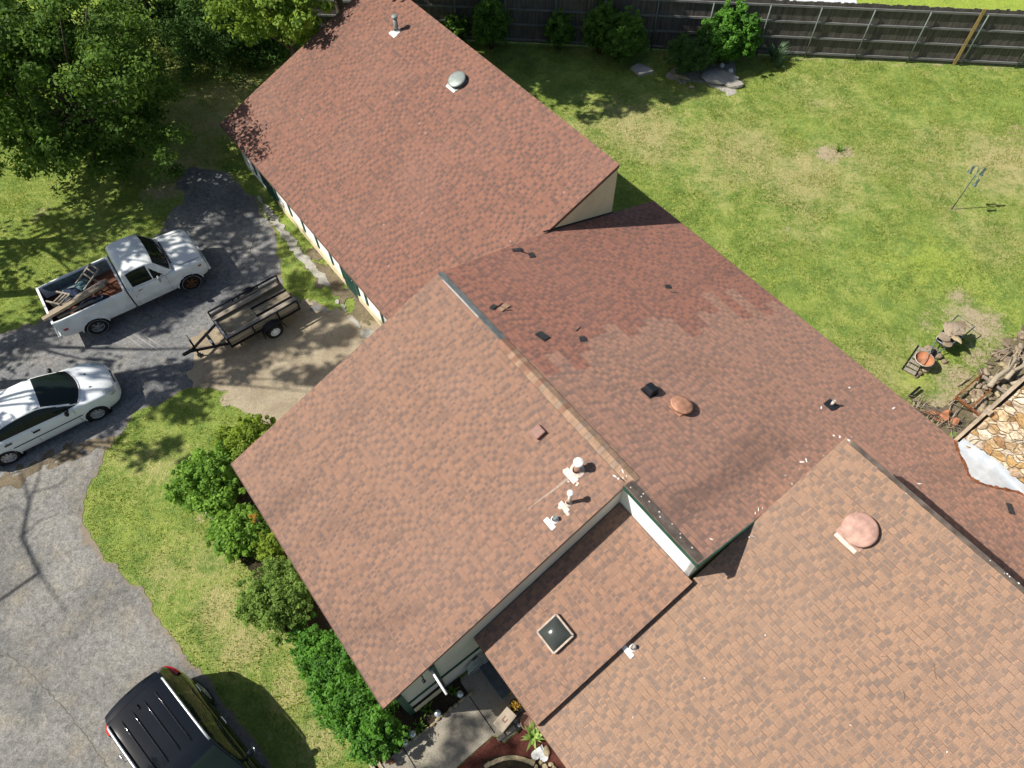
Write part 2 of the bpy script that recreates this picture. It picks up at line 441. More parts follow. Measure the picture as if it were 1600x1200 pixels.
# --- lawn
def lawn_mat(name='lawn_grass'):
    k = NT(name); p = k.pos()
    dry, bright, bare = k.attr('dry'), k.attr('bright'), k.attr('bare')
    n0 = k.noise(p, 0.35, 5.0, 0.6); n1 = k.noise(p, 1.5, 6.0, 0.7, 0.4); n2 = k.noise(p, 6.5, 5.0, 0.75, 0.3); n3 = k.noise(p, 42.0, 3.0, 0.75)
    mpx = k.n('Mapping', {'Rotation': (0, 0, 0.5), 'Scale': (30.0, 12.0, 20.0)}); k.t.links.new(p, mpx.inputs[0])
    n4 = k.noise(mpx.outputs[0], 1.0, 4.0, 0.75, 0.8)
    g = k.mix(k.smooth(n1, 0.30, 0.70), (0.140, 0.235, 0.045), (0.320, 0.398, 0.074))
    g = k.mix(k.math('MULTIPLY', k.smooth(n2, 0.45, 0.75), 0.75), g, (0.405, 0.455, 0.103))
    g = k.mix(k.math('MULTIPLY', k.smooth(n2, 0.45, 0.25), 0.55), g, (0.101, 0.167, 0.034))
    drymask = k.math('ADD', k.math('ADD', k.math('MULTIPLY', n0, 0.35), k.math('MULTIPLY', n1, 0.45)), k.math('ADD', k.math('MULTIPLY', n2, 0.5), k.math('MULTIPLY', dry, 0.26)))
    g = k.mix(k.math('MULTIPLY', k.smooth(drymask, 0.66, 0.98), 0.80), g, k.mix(n4, (0.440, 0.342, 0.167), (0.654, 0.537, 0.285)))
    g = k.mix(k.math('MULTIPLY', k.smooth(k.math('ADD', bright, k.math('MULTIPLY', k.math('SUBTRACT', k.math('ADD', n2, n1), 1.0), 1.1)), 0.30, 1.05), 0.75), g, k.mix(n4, (0.285, 0.398, 0.041), (0.512, 0.629, 0.085)))
    bm_ = k.math('ADD', bare, k.math('MULTIPLY', k.math('SUBTRACT', k.math('ADD', n1, n2), 1.0), 1.0))
    g = k.mix(k.smooth(bm_, 0.32, 0.74), g, k.mix(n2, (0.37, 0.285, 0.175), (0.62, 0.51, 0.345)))
    g = k.mix(k.math('MULTIPLY', k.smooth(n4, 0.42, 0.80), 0.50), g, k.mix(0.5, g, (0.744, 0.800, 0.301)))
    g = k.mix(k.math('MULTIPLY', k.smooth(n4, 0.47, 0.20), 0.80), g, (0.063, 0.101, 0.026))
    g = k.mix(0.45, g, k.ramp(n3, [(0.3, (0.08, 0.08, 0.08)), (0.7, (0.92, 0.92, 0.92))]), 'OVERLAY')
    k.bump(k.math('ADD', k.math('ADD', n3, k.math('MULTIPLY', n2, 2.0)), k.math('MULTIPLY', n4, 1.5)), 0.9, 0.045)
    return k.fin(g, 0.9, 0.0, 0.15)
M['lawn'] = lawn_mat()

def asphalt(name, base, light, warm, patch=0.5, spots=0.35):
    k = NT(name); p = k.pos()
    n0 = k.noise(p, 0.33, 5.0, 0.6, 0.6); n1 = k.noise(p, 1.3, 5.0, 0.65); n2 = k.noise(p, 24.0, 4.0, 0.8); n3 = k.noise(p, 70.0, 2.0, 0.8)
    c = k.mix(k.smooth(n0, 0.3, 0.7), base, light)
    c = k.mix(k.math('MULTIPLY', k.smooth(n1, 0.45, 0.75), patch), c, warm)
    agg = k.ramp(n2, [(0.3, (0.06, 0.06, 0.06)), (0.5, (0.48, 0.48, 0.48)), (0.72, (0.96, 0.96, 0.96))])
    nm = k.noise(p, 7.0, 5.0, 0.8, 0.5)
    c = k.mix(0.55, c, k.ramp(nm, [(0.32, (0.10, 0.10, 0.10)), (0.68, (0.90, 0.90, 0.89))]), 'OVERLAY')
    c = k.mix(0.50, c, agg, 'OVERLAY')
    c = k.mix(k.math('MULTIPLY', k.smooth(n3, 0.60, 0.74), spots), c, (0.50, 0.45, 0.37))
    v = k.n('TexVoronoi', {'Scale': 0.32, 'Randomness': 1.0}, feature='DISTANCE_TO_EDGE')
    w = k.n('VectorMath', operation='MULTIPLY_ADD'); nn = k.n('TexNoise', {'Scale': 1.5, 'Detail': 5.0, 'Roughness': 0.7}); k.t.links.new(p, nn.inputs['Vector'])
    k.t.links.new(nn.outputs['Color'], w.inputs[0]); w.inputs[1].default_value = (1.0, 1.0, 0.0); k.t.links.new(p, w.inputs[2]); k.t.links.new(w.outputs[0], v.inputs['Vector'])
    crack = k.math('MULTIPLY', k.smooth(v.outputs['Distance'], 0.010, 0.003), k.smooth(n0, 0.42, 0.6))
    c = k.mix(k.math('MULTIPLY', crack, 0.10), c, (0.030, 0.028, 0.025))
    inner = k.attr('inner')
    dirt = k.smooth(k.math('ADD', inner, k.math('MULTIPLY', k.math('SUBTRACT', n1, 0.5), 0.9)), 0.16, -0.06)
    c = k.mix(k.math('MULTIPLY', dirt, 0.75), c, (0.24, 0.185, 0.12))
    k.bump(k.math('ADD', n2, k.math('MULTIPLY', n3, 0.6)), 0.55, 0.008)
    return k.fin(c, 0.88, 0.0, 0.25)
M['asph_old'] = asphalt('weathered_asphalt', (0.118, 0.117, 0.112), (0.235, 0.226, 0.206), (0.27, 0.235, 0.175), 0.6, 0.55)
M['asph_new'] = asphalt('darker_asphalt', (0.108, 0.112, 0.118), (0.215, 0.213, 0.208), (0.28, 0.255, 0.21), 0.55, 0.5)

def dirt_mat(name, a, b, c_, sc=1.0, bump=0.5):
    k = NT(name); p = k.pos()
    n1 = k.noise(p, 0.9 * sc, 5.0, 0.65, 0.4); n2 = k.noise(p, 7.0 * sc, 4.0, 0.7); n3 = k.noise(p, 40.0 * sc, 3.0, 0.75)
    c = k.mix(k.smooth(n1, 0.35, 0.65), a, b)
    c = k.mix(k.math('MULTIPLY', k.smooth(n2, 0.45, 0.75), 0.6), c, c_)
    c = k.mix(0.4, c, k.ramp(n3, [(0.3, (0.1, 0.1, 0.1)), (0.7, (0.9, 0.9, 0.9))]), 'OVERLAY')
    k.bump(k.math('ADD', n3, k.math('MULTIPLY', n2, 2)), bump, 0.02)
    return k.fin(c, 0.95, 0.0, 0.1)
M['dirt'] = dirt_mat('sandy_dirt', (0.28, 0.225, 0.155), (0.37, 0.31, 0.215), (0.215, 0.185, 0.14))
M['soil'] = dirt_mat('dark_soil', (0.030, 0.023, 0.016), (0.055, 0.042, 0.028), (0.09, 0.065, 0.04))
M['mulch'] = dirt_mat('red_mulch', (0.090, 0.030, 0.024), (0.130, 0.045, 0.034), (0.060, 0.026, 0.020), 2.2, 1.0)
M['leaflitter'] = dirt_mat('dry_leaf_litter', (0.155, 0.125, 0.085), (0.225, 0.18, 0.12), (0.10, 0.085, 0.045), 1.6, 0.8)
M['concrete'] = dirt_mat('porch_concrete', (0.25, 0.225, 0.18), (0.31, 0.28, 0.225), (0.22, 0.195, 0.15), 1.0, 0.25)
M['concrete_strip'] = dirt_mat('old_concrete_strip', (0.30, 0.285, 0.25), (0.40, 0.38, 0.33), (0.26, 0.25, 0.2), 1.6, 0.4)
M['slab_grey'] = dirt_mat('grey_rock', (0.34, 0.32, 0.28), (0.46, 0.43, 0.38), (0.26, 0.235, 0.20), 1.4, 0.6)
M['pale_pad'] = dirt_mat('pale_pad', (0.50, 0.52, 0.54), (0.58, 0.60, 0.62), (0.46, 0.48, 0.5), 1.0, 0.1)

def wood(name, a, b, sc=6.0, rough=0.85, axis=0):
    k = NT(name); p = k.coord()
    s = [sc * 5] * 3; s[axis] = sc * 0.25
    mp = k.n('Mapping', {'Scale': tuple(s)}); k.t.links.new(p, mp.inputs[0])
    n = k.noise(mp.outputs[0], 1.0, 4.0, 0.7, 0.5); n2 = k.noise(p, 2.2, 4.0)
    c = k.mix(k.smooth(n, 0.3, 0.7), a, b)
    c = k.mix(k.math('MULTIPLY', k.smooth(n2, 0.45, 0.8), 0.5), c, tuple(q * 0.55 for q in a))
    k.bump(n, 0.4, 0.01)
    return k.fin(c, rough, 0.0, 0.2)
M['wood_grey'] = wood('weathered_plank', (0.19, 0.162, 0.128), (0.36, 0.315, 0.25))
M['wood_deck'] = wood('trailer_deck_plank', (0.18, 0.148, 0.10), (0.34, 0.285, 0.195))
M['wood_tan'] = wood('bare_timber', (0.27, 0.21, 0.14), (0.42, 0.34, 0.24))
M['wood_new'] = wood('new_yellow_board', (0.36, 0.25, 0.09), (0.46, 0.33, 0.13), axis=2)
M['wood_fence'] = wood('grey_fence_picket', (0.075, 0.065, 0.057), (0.165, 0.147, 0.130), 3.0, axis=2)
M['rail'] = wood('fence_rail', (0.13, 0.13, 0.125), (0.24, 0.24, 0.23), axis=0)
M['post'] = simple('green_steel_post', (0.135, 0.165, 0.145), 0.6, 0.2, var=0.15, scale=4)
M['log'] = wood('dead_branch', (0.25, 0.20, 0.14), (0.42, 0.36, 0.27))
M['bark'] = wood('tree_bark', (0.06, 0.048, 0.036), (0.13, 0.105, 0.08), 3.0, axis=2)
M['twig'] = wood('grey_twig', (0.10, 0.08, 0.06), (0.22, 0.18, 0.14))
M['terracotta'] = simple('terracotta', (0.40, 0.17, 0.085), 0.85, var=0.25, scale=5, bump=0.2)
M['rubble'] = dirt_mat('rubble_stone', (0.23, 0.175, 0.12), (0.36, 0.295, 0.215), (0.17, 0.11, 0.07), 2.5, 0.6)
M['tanstone'] = dirt_mat('tan_stone', (0.34, 0.27, 0.16), (0.48, 0.40, 0.26), (0.24, 0.17, 0.09), 2.0, 0.6)
M['whitestone'] = simple('white_stone', (0.74, 0.74, 0.73), 0.8, var=0.1, scale=8, bump=0.2)
M['black_metal'] = simple('black_steel', (0.014, 0.015, 0.018), 0.45, 0.3, var=0.2, scale=6)
M['tyre'] = simple('tyre_rubber', (0.014, 0.014, 0.015), 0.75, var=0.25, scale=6)
M['grey_metal'] = simple('dull_steel', (0.30, 0.31, 0.32), 0.45, 0.6, var=0.2, scale=8)
M['chrome'] = simple('bright_metal', (0.75, 0.76, 0.78), 0.18, 0.95, var=0.05)
M['silver'] = simple('satin_roof_rail', (0.66, 0.68, 0.70), 0.35, 0.5, var=0.05)
M['alloy'] = simple('silver_wheel', (0.50, 0.51, 0.52), 0.35, 0.5, var=0.12, scale=14)
M['whitewheel'] = simple('white_steel_wheel', (0.74, 0.77, 0.80), 0.4, 0.0, var=0.08, scale=14)
M['brown_rim'] = simple('rusty_hub', (0.16, 0.085, 0.04), 0.6, 0.4, var=0.4, scale=12)
M['car_white'] = simple('white_car_paint', (0.80, 0.83, 0.83), 0.28, 0.0, var=0.04, scale=1.5, spec=0.5, coat=0.6)
M['truck_white'] = simple('worn_white_truck_paint', (0.77, 0.79, 0.77), 0.38, 0.0, var=0.09, scale=2.2, spec=0.45, coat=0.25)
M['car_black'] = simple('black_car_paint', (0.006, 0.008, 0.011), 0.07, 0.0, var=0.1, scale=2, spec=0.25, coat=0.40)
M['black_trim'] = simple('black_trim', (0.012, 0.012, 0.013), 0.45, 0.0, var=0.2)
M['lamp_red'] = simple('red_lamp', (0.42, 0.012, 0.018), 0.12, 0.0, var=0.1, spec=0.6, coat=0.8)
M['lamp_clear'] = simple('headlamp', (0.50, 0.53, 0.50), 0.12, 0.1, var=0.15, scale=12, spec=0.6, coat=0.8)
M['amber'] = simple('amber_lamp', (0.35, 0.13, 0.03), 0.2, var=0.1)
M['bed_rust'] = wood('red_brown_bed_floor', (0.10, 0.040, 0.025), (0.16, 0.068, 0.04), 5.0)
M['bed_in'] = simple('faded_bed_side', (0.17, 0.22, 0.23), 0.6, var=0.3, scale=4)
M['blue_bag'] = simple('navy_tarp', (0.018, 0.030, 0.065), 0.55, var=0.35, scale=6, bump=0.5)
M['teal_bag'] = simple('teal_sheet', (0.10, 0.20, 0.21), 0.5, var=0.3, scale=6)
M['blue_seat'] = simple('blue_seat_cover', (0.016, 0.030, 0.085), 0.7, var=0.3, scale=9)
M['hose'] = simple('grey_green_hose', (0.42, 0.46, 0.42), 0.5, var=0.2, scale=8)
M['mat_grey'] = simple('slate_grey_mat', (0.085, 0.10, 0.11), 0.8, var=0.2, scale=5)
M['mat_rim'] = simple('teal_edge', (0.07, 0.14, 0.15), 0.6, var=0.2)
M['sky_frame'] = simple('weathered_skylight_frame', (0.40, 0.32, 0.26), 0.6, var=0.2, scale=8)
M['bin_tan'] = simple('tan_plastic_bin', (0.40, 0.33, 0.25), 0.55, var=0.1, scale=5)
M['globe'] = simple('mercury_glass_globe', (0.62, 0.70, 0.74), 0.22, 0.5, var=0.15, scale=20, spec=0.6)
M['wb_green'] = simple('worn_green_steel', (0.11, 0.17, 0.15), 0.5, 0.3, var=0.25, scale=8)
M['pot_white'] = simple('white_pot', (0.62, 0.58, 0.52), 0.6, var=0.15, scale=8)
M['yellow'] = simple('yellow_plastic', (0.55, 0.36, 0.02), 0.5, var=0.1)

def leaf_mat(name, dark, light, tr=0.35, gloss=0.35):
    k = NT(name); a = k.attr('tint')
    c = k.mix(a, dark, light)
    k.fin(c, 1 - gloss, 0.0, 0.35)
    tl = k.n('BsdfTranslucent'); k.set(tl, 'Color', k.mix(0.35, c, (light[0] * 1.6, light[1] * 1.5, light[2] * 0.8)))
    mx = k.n('MixShader', {0: tr}); k.t.links.new(k.b.outputs[0], mx.inputs[1]); k.t.links.new(tl.outputs[0], mx.inputs[2])
    k.t.links.new(mx.outputs[0], k.out.inputs['Surface'])
    return k.m
M['lf_oak'] = leaf_mat('broadleaf_deep_green', (0.028, 0.072, 0.010), (0.140, 0.245, 0.032), 0.35, 0.15)
M['lf_lime'] = leaf_mat('broadleaf_lime_green', (0.077, 0.154, 0.015), (0.286, 0.407, 0.050), 0.4, 0.25)
M['lf_cedar'] = leaf_mat('conifer_green', (0.028, 0.073, 0.014), (0.098, 0.196, 0.036), 0.25, 0.15)
M['lf_shrub'] = leaf_mat('shrub_fresh_green', (0.063, 0.161, 0.018), (0.259, 0.437, 0.052), 0.4, 0.25)
M['lf_yel'] = leaf_mat('shrub_yellow_green', (0.085, 0.150, 0.014), (0.290, 0.390, 0.035), 0.4, 0.25)
M['lf_box'] = leaf_mat('boxwood_grey_green', (0.070, 0.140, 0.022), (0.270, 0.390, 0.085), 0.4, 0.10)
M['lf_hedge'] = leaf_mat('glossy_hedge_green', (0.029, 0.102, 0.010), (0.126, 0.312, 0.026), 0.35, 0.35)
M['lf_fence'] = leaf_mat('fence_shrub_green', (0.045, 0.115, 0.016), (0.190, 0.340, 0.045), 0.4, 0.15)
M['lf_iris'] = leaf_mat('iris_blade', (0.053, 0.112, 0.045), (0.180, 0.285, 0.150))
M['lf_hosta'] = leaf_mat('pale_lime_leaf', (0.180, 0.300, 0.060), (0.450, 0.600, 0.180))
M['lf_orange'] = leaf_mat('orange_young_leaf', (0.300, 0.180, 0.022), (0.540, 0.330, 0.045))
M['grass'] = leaf_mat('grass_blade', (0.095, 0.170, 0.022), (0.350, 0.390, 0.075), 0.4, 0.1)
# ================================================================== GROUND
PSI = R_(36.8)
DU = np.array([math.sin(PSI), -math.cos(PSI), 0]); DV = np.array([math.cos(PSI), math.sin(PSI), 0])
def wd(u, v, z=0.0): return DU * u + DV * v + np.array([0, 0, z])
def uvz(p): p = np.asarray(p, float); return np.array([p.dot(DU), p.dot(DV), p[2]])
def onplane(x, y, P):
    a, b = P; r = ray(x, y)
    t = (a + b * CAM.dot(DV) - CAM[2]) / (r[2] - b * r.dot(DV)); return uvz(CAM + t * r)
def atu(x, y, u):
    r = ray(x, y); t = (u - CAM.dot(DU)) / r.dot(DU); return uvz(CAM + t * r)
def atv(x, y, v):
    r = ray(x, y); t = (v - CAM.dot(DV)) / r.dot(DV); return uvz(CAM + t * r)
def px(pts, z=0.0): return [at(x, y, z)[:2] for x, y in pts]

FENCE = lambda x: 30.40 - 0.1168 * x
# ground sheet: fine in the middle, running on to the horizon
gx = np.concatenate([[-900, -300, -120, -60], np.arange(-30, 34.01, 0.3), [60, 120, 300, 900]])
gy = np.concatenate([[-900, -300, -60, -20], np.arange(-4, 48.01, 0.3), [70, 120, 300, 900]])
GX, GY = np.meshgrid(gx, gy, indexing='ij')
def blobs(lst):
    o = np.zeros(GX.shape)
    for (x, y, r, w) in lst:
        p = at(x, y); o = np.maximum(o, w * np.exp(-((GX - p[0]) ** 2 + (GY - p[1]) ** 2) / (2 * r * r)))
    return o
bright = blobs([(1480, 415, 1.4, 0.72), (1520, 440, 1.0, 0.6), (1400, 425, 1.2, 0.55), (1340, 490, 1.3, 0.35), (1330, 540, 1.1, 0.45), (1010, 320, 0.8, 0.4),
                (1560, 470, 1.1, 0.6), (1490, 560, 1.0, 0.6), (1430, 590, 0.9, 0.6), (1400, 350, 1.5, 0.2), (1080, 250, 1.6, 0.2), (1500, 150, 2, 0.2), (540, 1050, 0.7, 0.35), (40, 370, 1.2, 0.5), (1440, 650, 0.5, 0.6)])
bright = np.maximum(bright, np.clip((GY - FENCE(GX)) * 2, 0, 1) * 0.95)
dry = blobs([(1000, 210, 1.8, 0.9), (1150, 230, 2.0, 0.8), (1270, 280, 2.0, 0.8), (1290, 150, 1.5, 0.5), (1580, 260, 1.8, 1.0), (1480, 250, 2.0, 0.6), (1560, 380, 1.5, 0.6), (1370, 250, 1.6, 0.5), (1380, 580, 1.2, 0.7),
             (460, 960, 0.5, 0.5), (340, 950, 0.6, 0.8), (380, 1010, 0.6, 0.9), (450, 1080, 0.7, 0.6), (500, 1150, 0.6, 0.7), (250, 900, 0.7, 0.6), (300, 180, 1.5, 1.0), (340, 150, 1.6, 1.0), (290, 260, 1.2, 0.9), (360, 110, 1.5, 0.6), (250, 730, 0.8, 0.5), (330, 870, 0.8, 0.6), (1260, 350, 1.0, 0.6), (890, 200, 1, .5)])
bare = blobs([(1292, 240, 0.42, 1.0), (1320, 236, 0.30, 0.9), (1492, 327, 0.25, 0.7), (1230, 357, 0.22, 0.6), (1500, 465, 0.38, 0.75), (1530, 505, 0.55, 0.9), (1480, 490, 0.5, 0.5), (1555, 500, 0.4, 0.7),
              (1460, 480, 0.5, 0.45), (1420, 535, 0.4, 0.45), (1400, 600, 0.4, 0.35), (1500, 600, 0.8, 0.75), (1530, 560, 0.8, 0.6), (1470, 640, 0.7, 0.8), (1480, 590, .6, .6), (1445, 505, .45, .55), (1515, 485, .5, .7), (1560, 530, .6, .6), (1385, 160, 0.4, 0.4), (1270, 163, 0.4, 0.45), (1210, 155, 0.35, 0.4),
              (1475, 160, 0.5, 0.35), (1590, 200, 0.7, 0.45), (345, 845, 0.22, 0.7), (312, 812, 0.22, 0.6), (330, 870, 0.25, 0.5), (320, 560, 0.3, 0.4), (430, 1145, 0.25, 0.5), (505, 1145, 0.3, 0.4),
              (230, 705, 0.3, 0.4), (350, 195, 0.7, 0.55), (60, 330, 0.5, 0.5), (250, 300, 0.8, 0.6), (380, 130, 0.8, 0.5), (270, 240, 0.9, 0.4)])
# a worn strip along the foot of the fence
bare = np.maximum(bare, 0.55 * np.exp(-((GY - FENCE(GX) + 0.15) / 0.22) ** 2) * (GX > 11))
nX, nY = GX.shape
idx = np.arange(nX * nY).reshape(nX, nY)
Q = np.stack([idx[:-1, :-1], idx[1:, :-1], idx[1:, 1:], idx[:-1, 1:]], -1).reshape(-1, 4)
g = np_mesh('lawn', np.stack([GX.ravel(), GY.ravel(), np.zeros(GX.size)], 1), Q, M['lawn'], attrs={'dry': dry.ravel(), 'bright': bright.ravel(), 'bare': bare.ravel()})
g['kind'] = 'structure'

pad_px = [(-90, 560), (0, 521), (75, 497), (150, 440), (237, 374), (262, 345), (285, 308), (272, 292), (290, 268), (318, 261), (350, 268), (384, 296), (410, 335), (436, 380), (438, 430), (455, 458), (500, 475), (560, 515), (575, 530), (540, 580), (470, 620), (420, 640), (330, 602), (250, 626), (205, 654), (174, 690), (100, 716), (40, 748), (-90, 805)]
drv_px = [(-110, 790), (0, 745), (70, 716), (135, 690), (172, 684), (160, 715), (138, 765), (133, 820), (165, 872), (215, 918), (255, 972), (290, 1035), (318, 1053), (350, 1095), (397, 1160), (440, 1225), (500, 1320), (-110, 1400)]
dirt_px = [(292, 582), (318, 520), (345, 505), (400, 515), (425, 500), (460, 470), (510, 478), (575, 508), (604, 500), (612, 560), (520, 640), (440, 668), (400, 655), (345, 612), (310, 598)]
pad, pad_pl = sheet('parking_pad', px(pad_px), 0.004, M['asph_new'], 0.09, 0.22, 0.55, 3)
drv, drv_pl = sheet('driveway', px(drv_px), 0.008, M['asph_old'], 0.09, 0.14, 0.45, 4)
rub, _ = sheet('rubble_ground', px([(1462, 640), (1490, 612), (1530, 580), (1560, 548), (1600, 515), (1680, 470), (1720, 540), (1620, 640), (1540, 720), (1490, 690)]), 0.010, M['leaflitter'], 0.07, 0.5, 0.5, 17)
drt, drt_pl = sheet('dirt_patch', px(dirt_px), 0.012, M['dirt'], 0.08, 0.45, 0.6, 5)
lit, lit_pl = sheet('leaf_litter', px([(-50, 772), (0, 750), (40, 732), (75, 712), (110, 702), (150, 688), (178, 690), (150, 703), (95, 716), (60, 742), (0, 768)]), 0.014, M['leaflitter'], 0.05, 0.35, 0.25, 6)
lit2, lit2_pl = sheet('leaf_litter', px([(480, 395), (500, 400), (560, 460), (600, 498), (585, 505), (540, 470), (505, 450), (490, 420)]), 0.020, M['leaflitter'], 0.06, 0.45, 0.3, 7)
st1, st1_pl = sheet('concrete_strip', px([(402, 310), (408, 310), (432, 340), (446, 357), (478, 398), (508, 434), (520, 444), (508, 450), (490, 430), (466, 404), (436, 362), (420, 342)]), 0.026, M['concrete_strip'], 0.05, 0.10, 0.2, 8)
st2, st2_pl = sheet('concrete_strip', px([(528, 470), (545, 485), (566, 512), (590, 520), (575, 530), (552, 505), (534, 482)]), 0.028, M['concrete_strip'], 0.05, 0.16, 0.2, 9)
pp, _ = sheet('concrete_pad', [(5.5, FENCE(5.5) + 2.6), (16.6, FENCE(16.6) + 2.7), (17.2, FENCE(17) + 12), (5.5, FENCE(5.5) + 12)], 0.006, M['pale_pad'], 0.3, 0.05, 1, 10, smooth=False)
# porch walk, mulch and soil beside the entry
walk, _ = sheet('walkway', [wd(-3.10, -2.6)[:2], wd(-1.95, -2.6)[:2], wd(-1.98, 0.75)[:2], wd(-1.70, 0.80)[:2], wd(-1.70, 3.2)[:2], wd(-3.50, 3.2)[:2], wd(-3.50, 0.78)[:2], wd(-3.10, 0.78)[:2]], 0.030, M['concrete'], 0.06, 0.0, 1, 11, smooth=False)
soil, _ = sheet('planting_bed', [wd(-3.6, -1.3)[:2], wd(-3.10, -1.3)[:2], wd(-3.10, 0.80)[:2], wd(-3.6, 0.80)[:2]], 0.014, M['soil'], 0.06, 0.05, 0.5, 12, smooth=False)
soil2, _ = sheet('planting_bed', px([(360, 690), (425, 650), (470, 640), (600, 700), (640, 1080), (650, 1150), (615, 1185), (560, 1150), (520, 1080), (470, 1000), (400, 960), (385, 880), (340, 820), (320, 770)]), 0.006, M['soil'], 0.09, 0.3, 0.5, 13)
mulch, _ = sheet('mulch_bed', [wd(-1.95, -2.6)[:2], wd(1.6, -2.6)[:2], wd(1.6, 1.95)[:2], wd(-1.68, 1.95)[:2], wd(-1.68, 0.80)[:2], wd(-1.95, 0.72)[:2]], 0.016, M['mulch'], 0.06, 0.02, 0.5, 14, smooth=False)
soil3, _ = sheet('planting_bed', px([(752, 1200), (765, 1186), (800, 1180), (840, 1185), (858, 1200), (850, 1240), (770, 1240)]), 0.022, M['soil'], 0.05, 0.06, 0.4, 15)
soil4, _ = sheet('planting_bed', px([(1040, 118), (1060, 108), (1110, 98), (1140, 100), (1158, 128), (1150, 146), (1120, 140), (1080, 130)]), 0.006, M['slab_grey'], 0.08, 0.4, 0.5, 16)

# ================================================================== HOUSE
U0, V0 = -6.0, 6.0
house = thing('house', 'sprawling house under reddish brown shingle roofs with pale walls and green trim', 'house', tuple(wd(U0, V0)), -(PI / 2 - PSI))
def L(u, v, z): return (u - U0, v - V0, z)

sC = 0.377; PC = (2.6 + sC * 0.92, sC); PD = (5.14 + 0.32 * 5.79, -0.32)
VR = (PD[0] - PC[0]) / (PC[1] - PD[1])                 # ridge
sA = 0.39; PA = (3.88 - sA * 9.75, sA)
PE = (2.5 - 0.395 * 1.45, 0.395); PF = (2.30 - 0.395 * 1.45, 0.395)
zp = lambda P, v: P[0] + P[1] * v

def slab(name, poly, P, mat, t=0.13, label=None, edge='drip'):
    """one roof plane: shingled top, boarded edges and underside"""
    n = len(poly); mb = MB(); k = math.sqrt(1 + P[1] ** 2) * (1 if P[1] > 0 else -1)
    top = [L(u, v, zp(P, v)) for u, v in poly]; bot = [L(u, v, zp(P, v) - t) for u, v in poly]
    mb.add(top, [tuple(range(n))], 0, uvs=[(u + 20, v * k + (0 if k > 0 else 40)) for u, v in poly])
    mb.add(bot, [tuple(range(n))[::-1]], 1)
    for i in range(n):
        j = (i + 1) % n
        mb.add([top[i], bot[i], bot[j], top[j]], [(0, 1, 2, 3)], 1)
    o = mb.build(name, [M[mat], M[edge]], house)
    if label: o['label'] = label
    return o

slab('front_roof', [(-10.85, -0.92), (-3.55, -0.92), (-3.55, VR), (-10.85, VR)], PC, 'sh_front')
slab('back_roof', [(-10.85, VR), (-3.55, VR), (-3.55, 5.52), (-1.38, 5.52), (-1.38, 9.9), (10.0, 9.9), (10.0, 14.32), (-11.17, 14.32), (-11.17, 9.74)], PD, 'sh_back')
slab('garage_roof', [(-24.35, 4.92), (-11.17, 4.92), (-11.17, 12.43), (-24.35, 12.43)], PA, 'sh_gar')
slab('garage_roof', [(-11.172, 4.92), (-10.80, 4.92), (-10.80, 9.2), (-11.172, 9.2)], PA, 'sh_gar')
slab('entry_roof', [(-3.55, 1.45), (-1.30, 1.45), (-1.30, 5.60), (-3.55, 5.60)], PE, 'sh_entry', 0.14)
slab('right_roof', [(-1.36, 1.45), (10.0, 1.45), (10.0, 9.83), (-1.36, 9.83)], PF, 'sh_right')

def wallpoly(mb, pts, mi=0):
    mb.add([L(*p) for p in pts], [tuple(range(len(pts)))], mi)

def wall_box(name, u0, u1, v0, v1, z0, z1, mat, parent=house):
    return MB().box(L((u0 + u1) / 2, (v0 + v1) / 2, (z0 + z1) / 2), (u1 - u0, v1 - v0, z1 - z0)).build(name, M[mat], parent)

def prism_u(name, u0, u1, prof, mat, label=None):
    """profile in (v, z) run along u"""
    n = len(prof); mb = MB()
    a = [L(u0, v, z) for v, z in prof]; b = [L(u1, v, z) for v, z in prof]
    mb.add(a, [tuple(range(n))]); mb.add(b, [tuple(range(n))[::-1]])
    for i in range(n):
        j = (i + 1) % n; mb.add([a[i], b[i], b[j], a[j]], [(0, 1, 2, 3)])
    o = mb.build(name, M[mat], house)
    if label: o['label'] = label
    return o
VA = 5.20                                               # garage front wall
# garage wing: front wall, end walls, back wall
fw = wall_box('garage_front_wall', -24.0, -10.9, VA, VA + 0.15, 0, zp(PA, VA) - 0.12, 'white_wall')
prism_u('garage_end_wall', -11.31, -11.185, [(VA + .15, 0), (VA + .15, zp(PA, VA + .15) - .135), (12.40, zp(PA, 12.40) - .135), (12.40, 0)], 'beige_wall', 'pale beige end wall of the garage wing rising above the lower roof')
MB().bar(L(-11.17, 9.6, zp(PD, 9.6) + 0.05), L(-11.17, 12.42, zp(PD, 12.42) + 0.02), 0.03, 0.03).build('wall_flashing', M['blackp'], house)
prism_u('garage_end_wall', -24.15, -24.0, [(VA, 0), (VA, zp(PA, VA) - .135), (12.25, zp(PA, 12.25) - .135), (12.25, 0)], 'beige_wall')
wall_box('garage_back_wall', -24.0, -11.31, 12.2, 12.35, 0, zp(PA, 12.2) - 0.14, 'beige_wall')
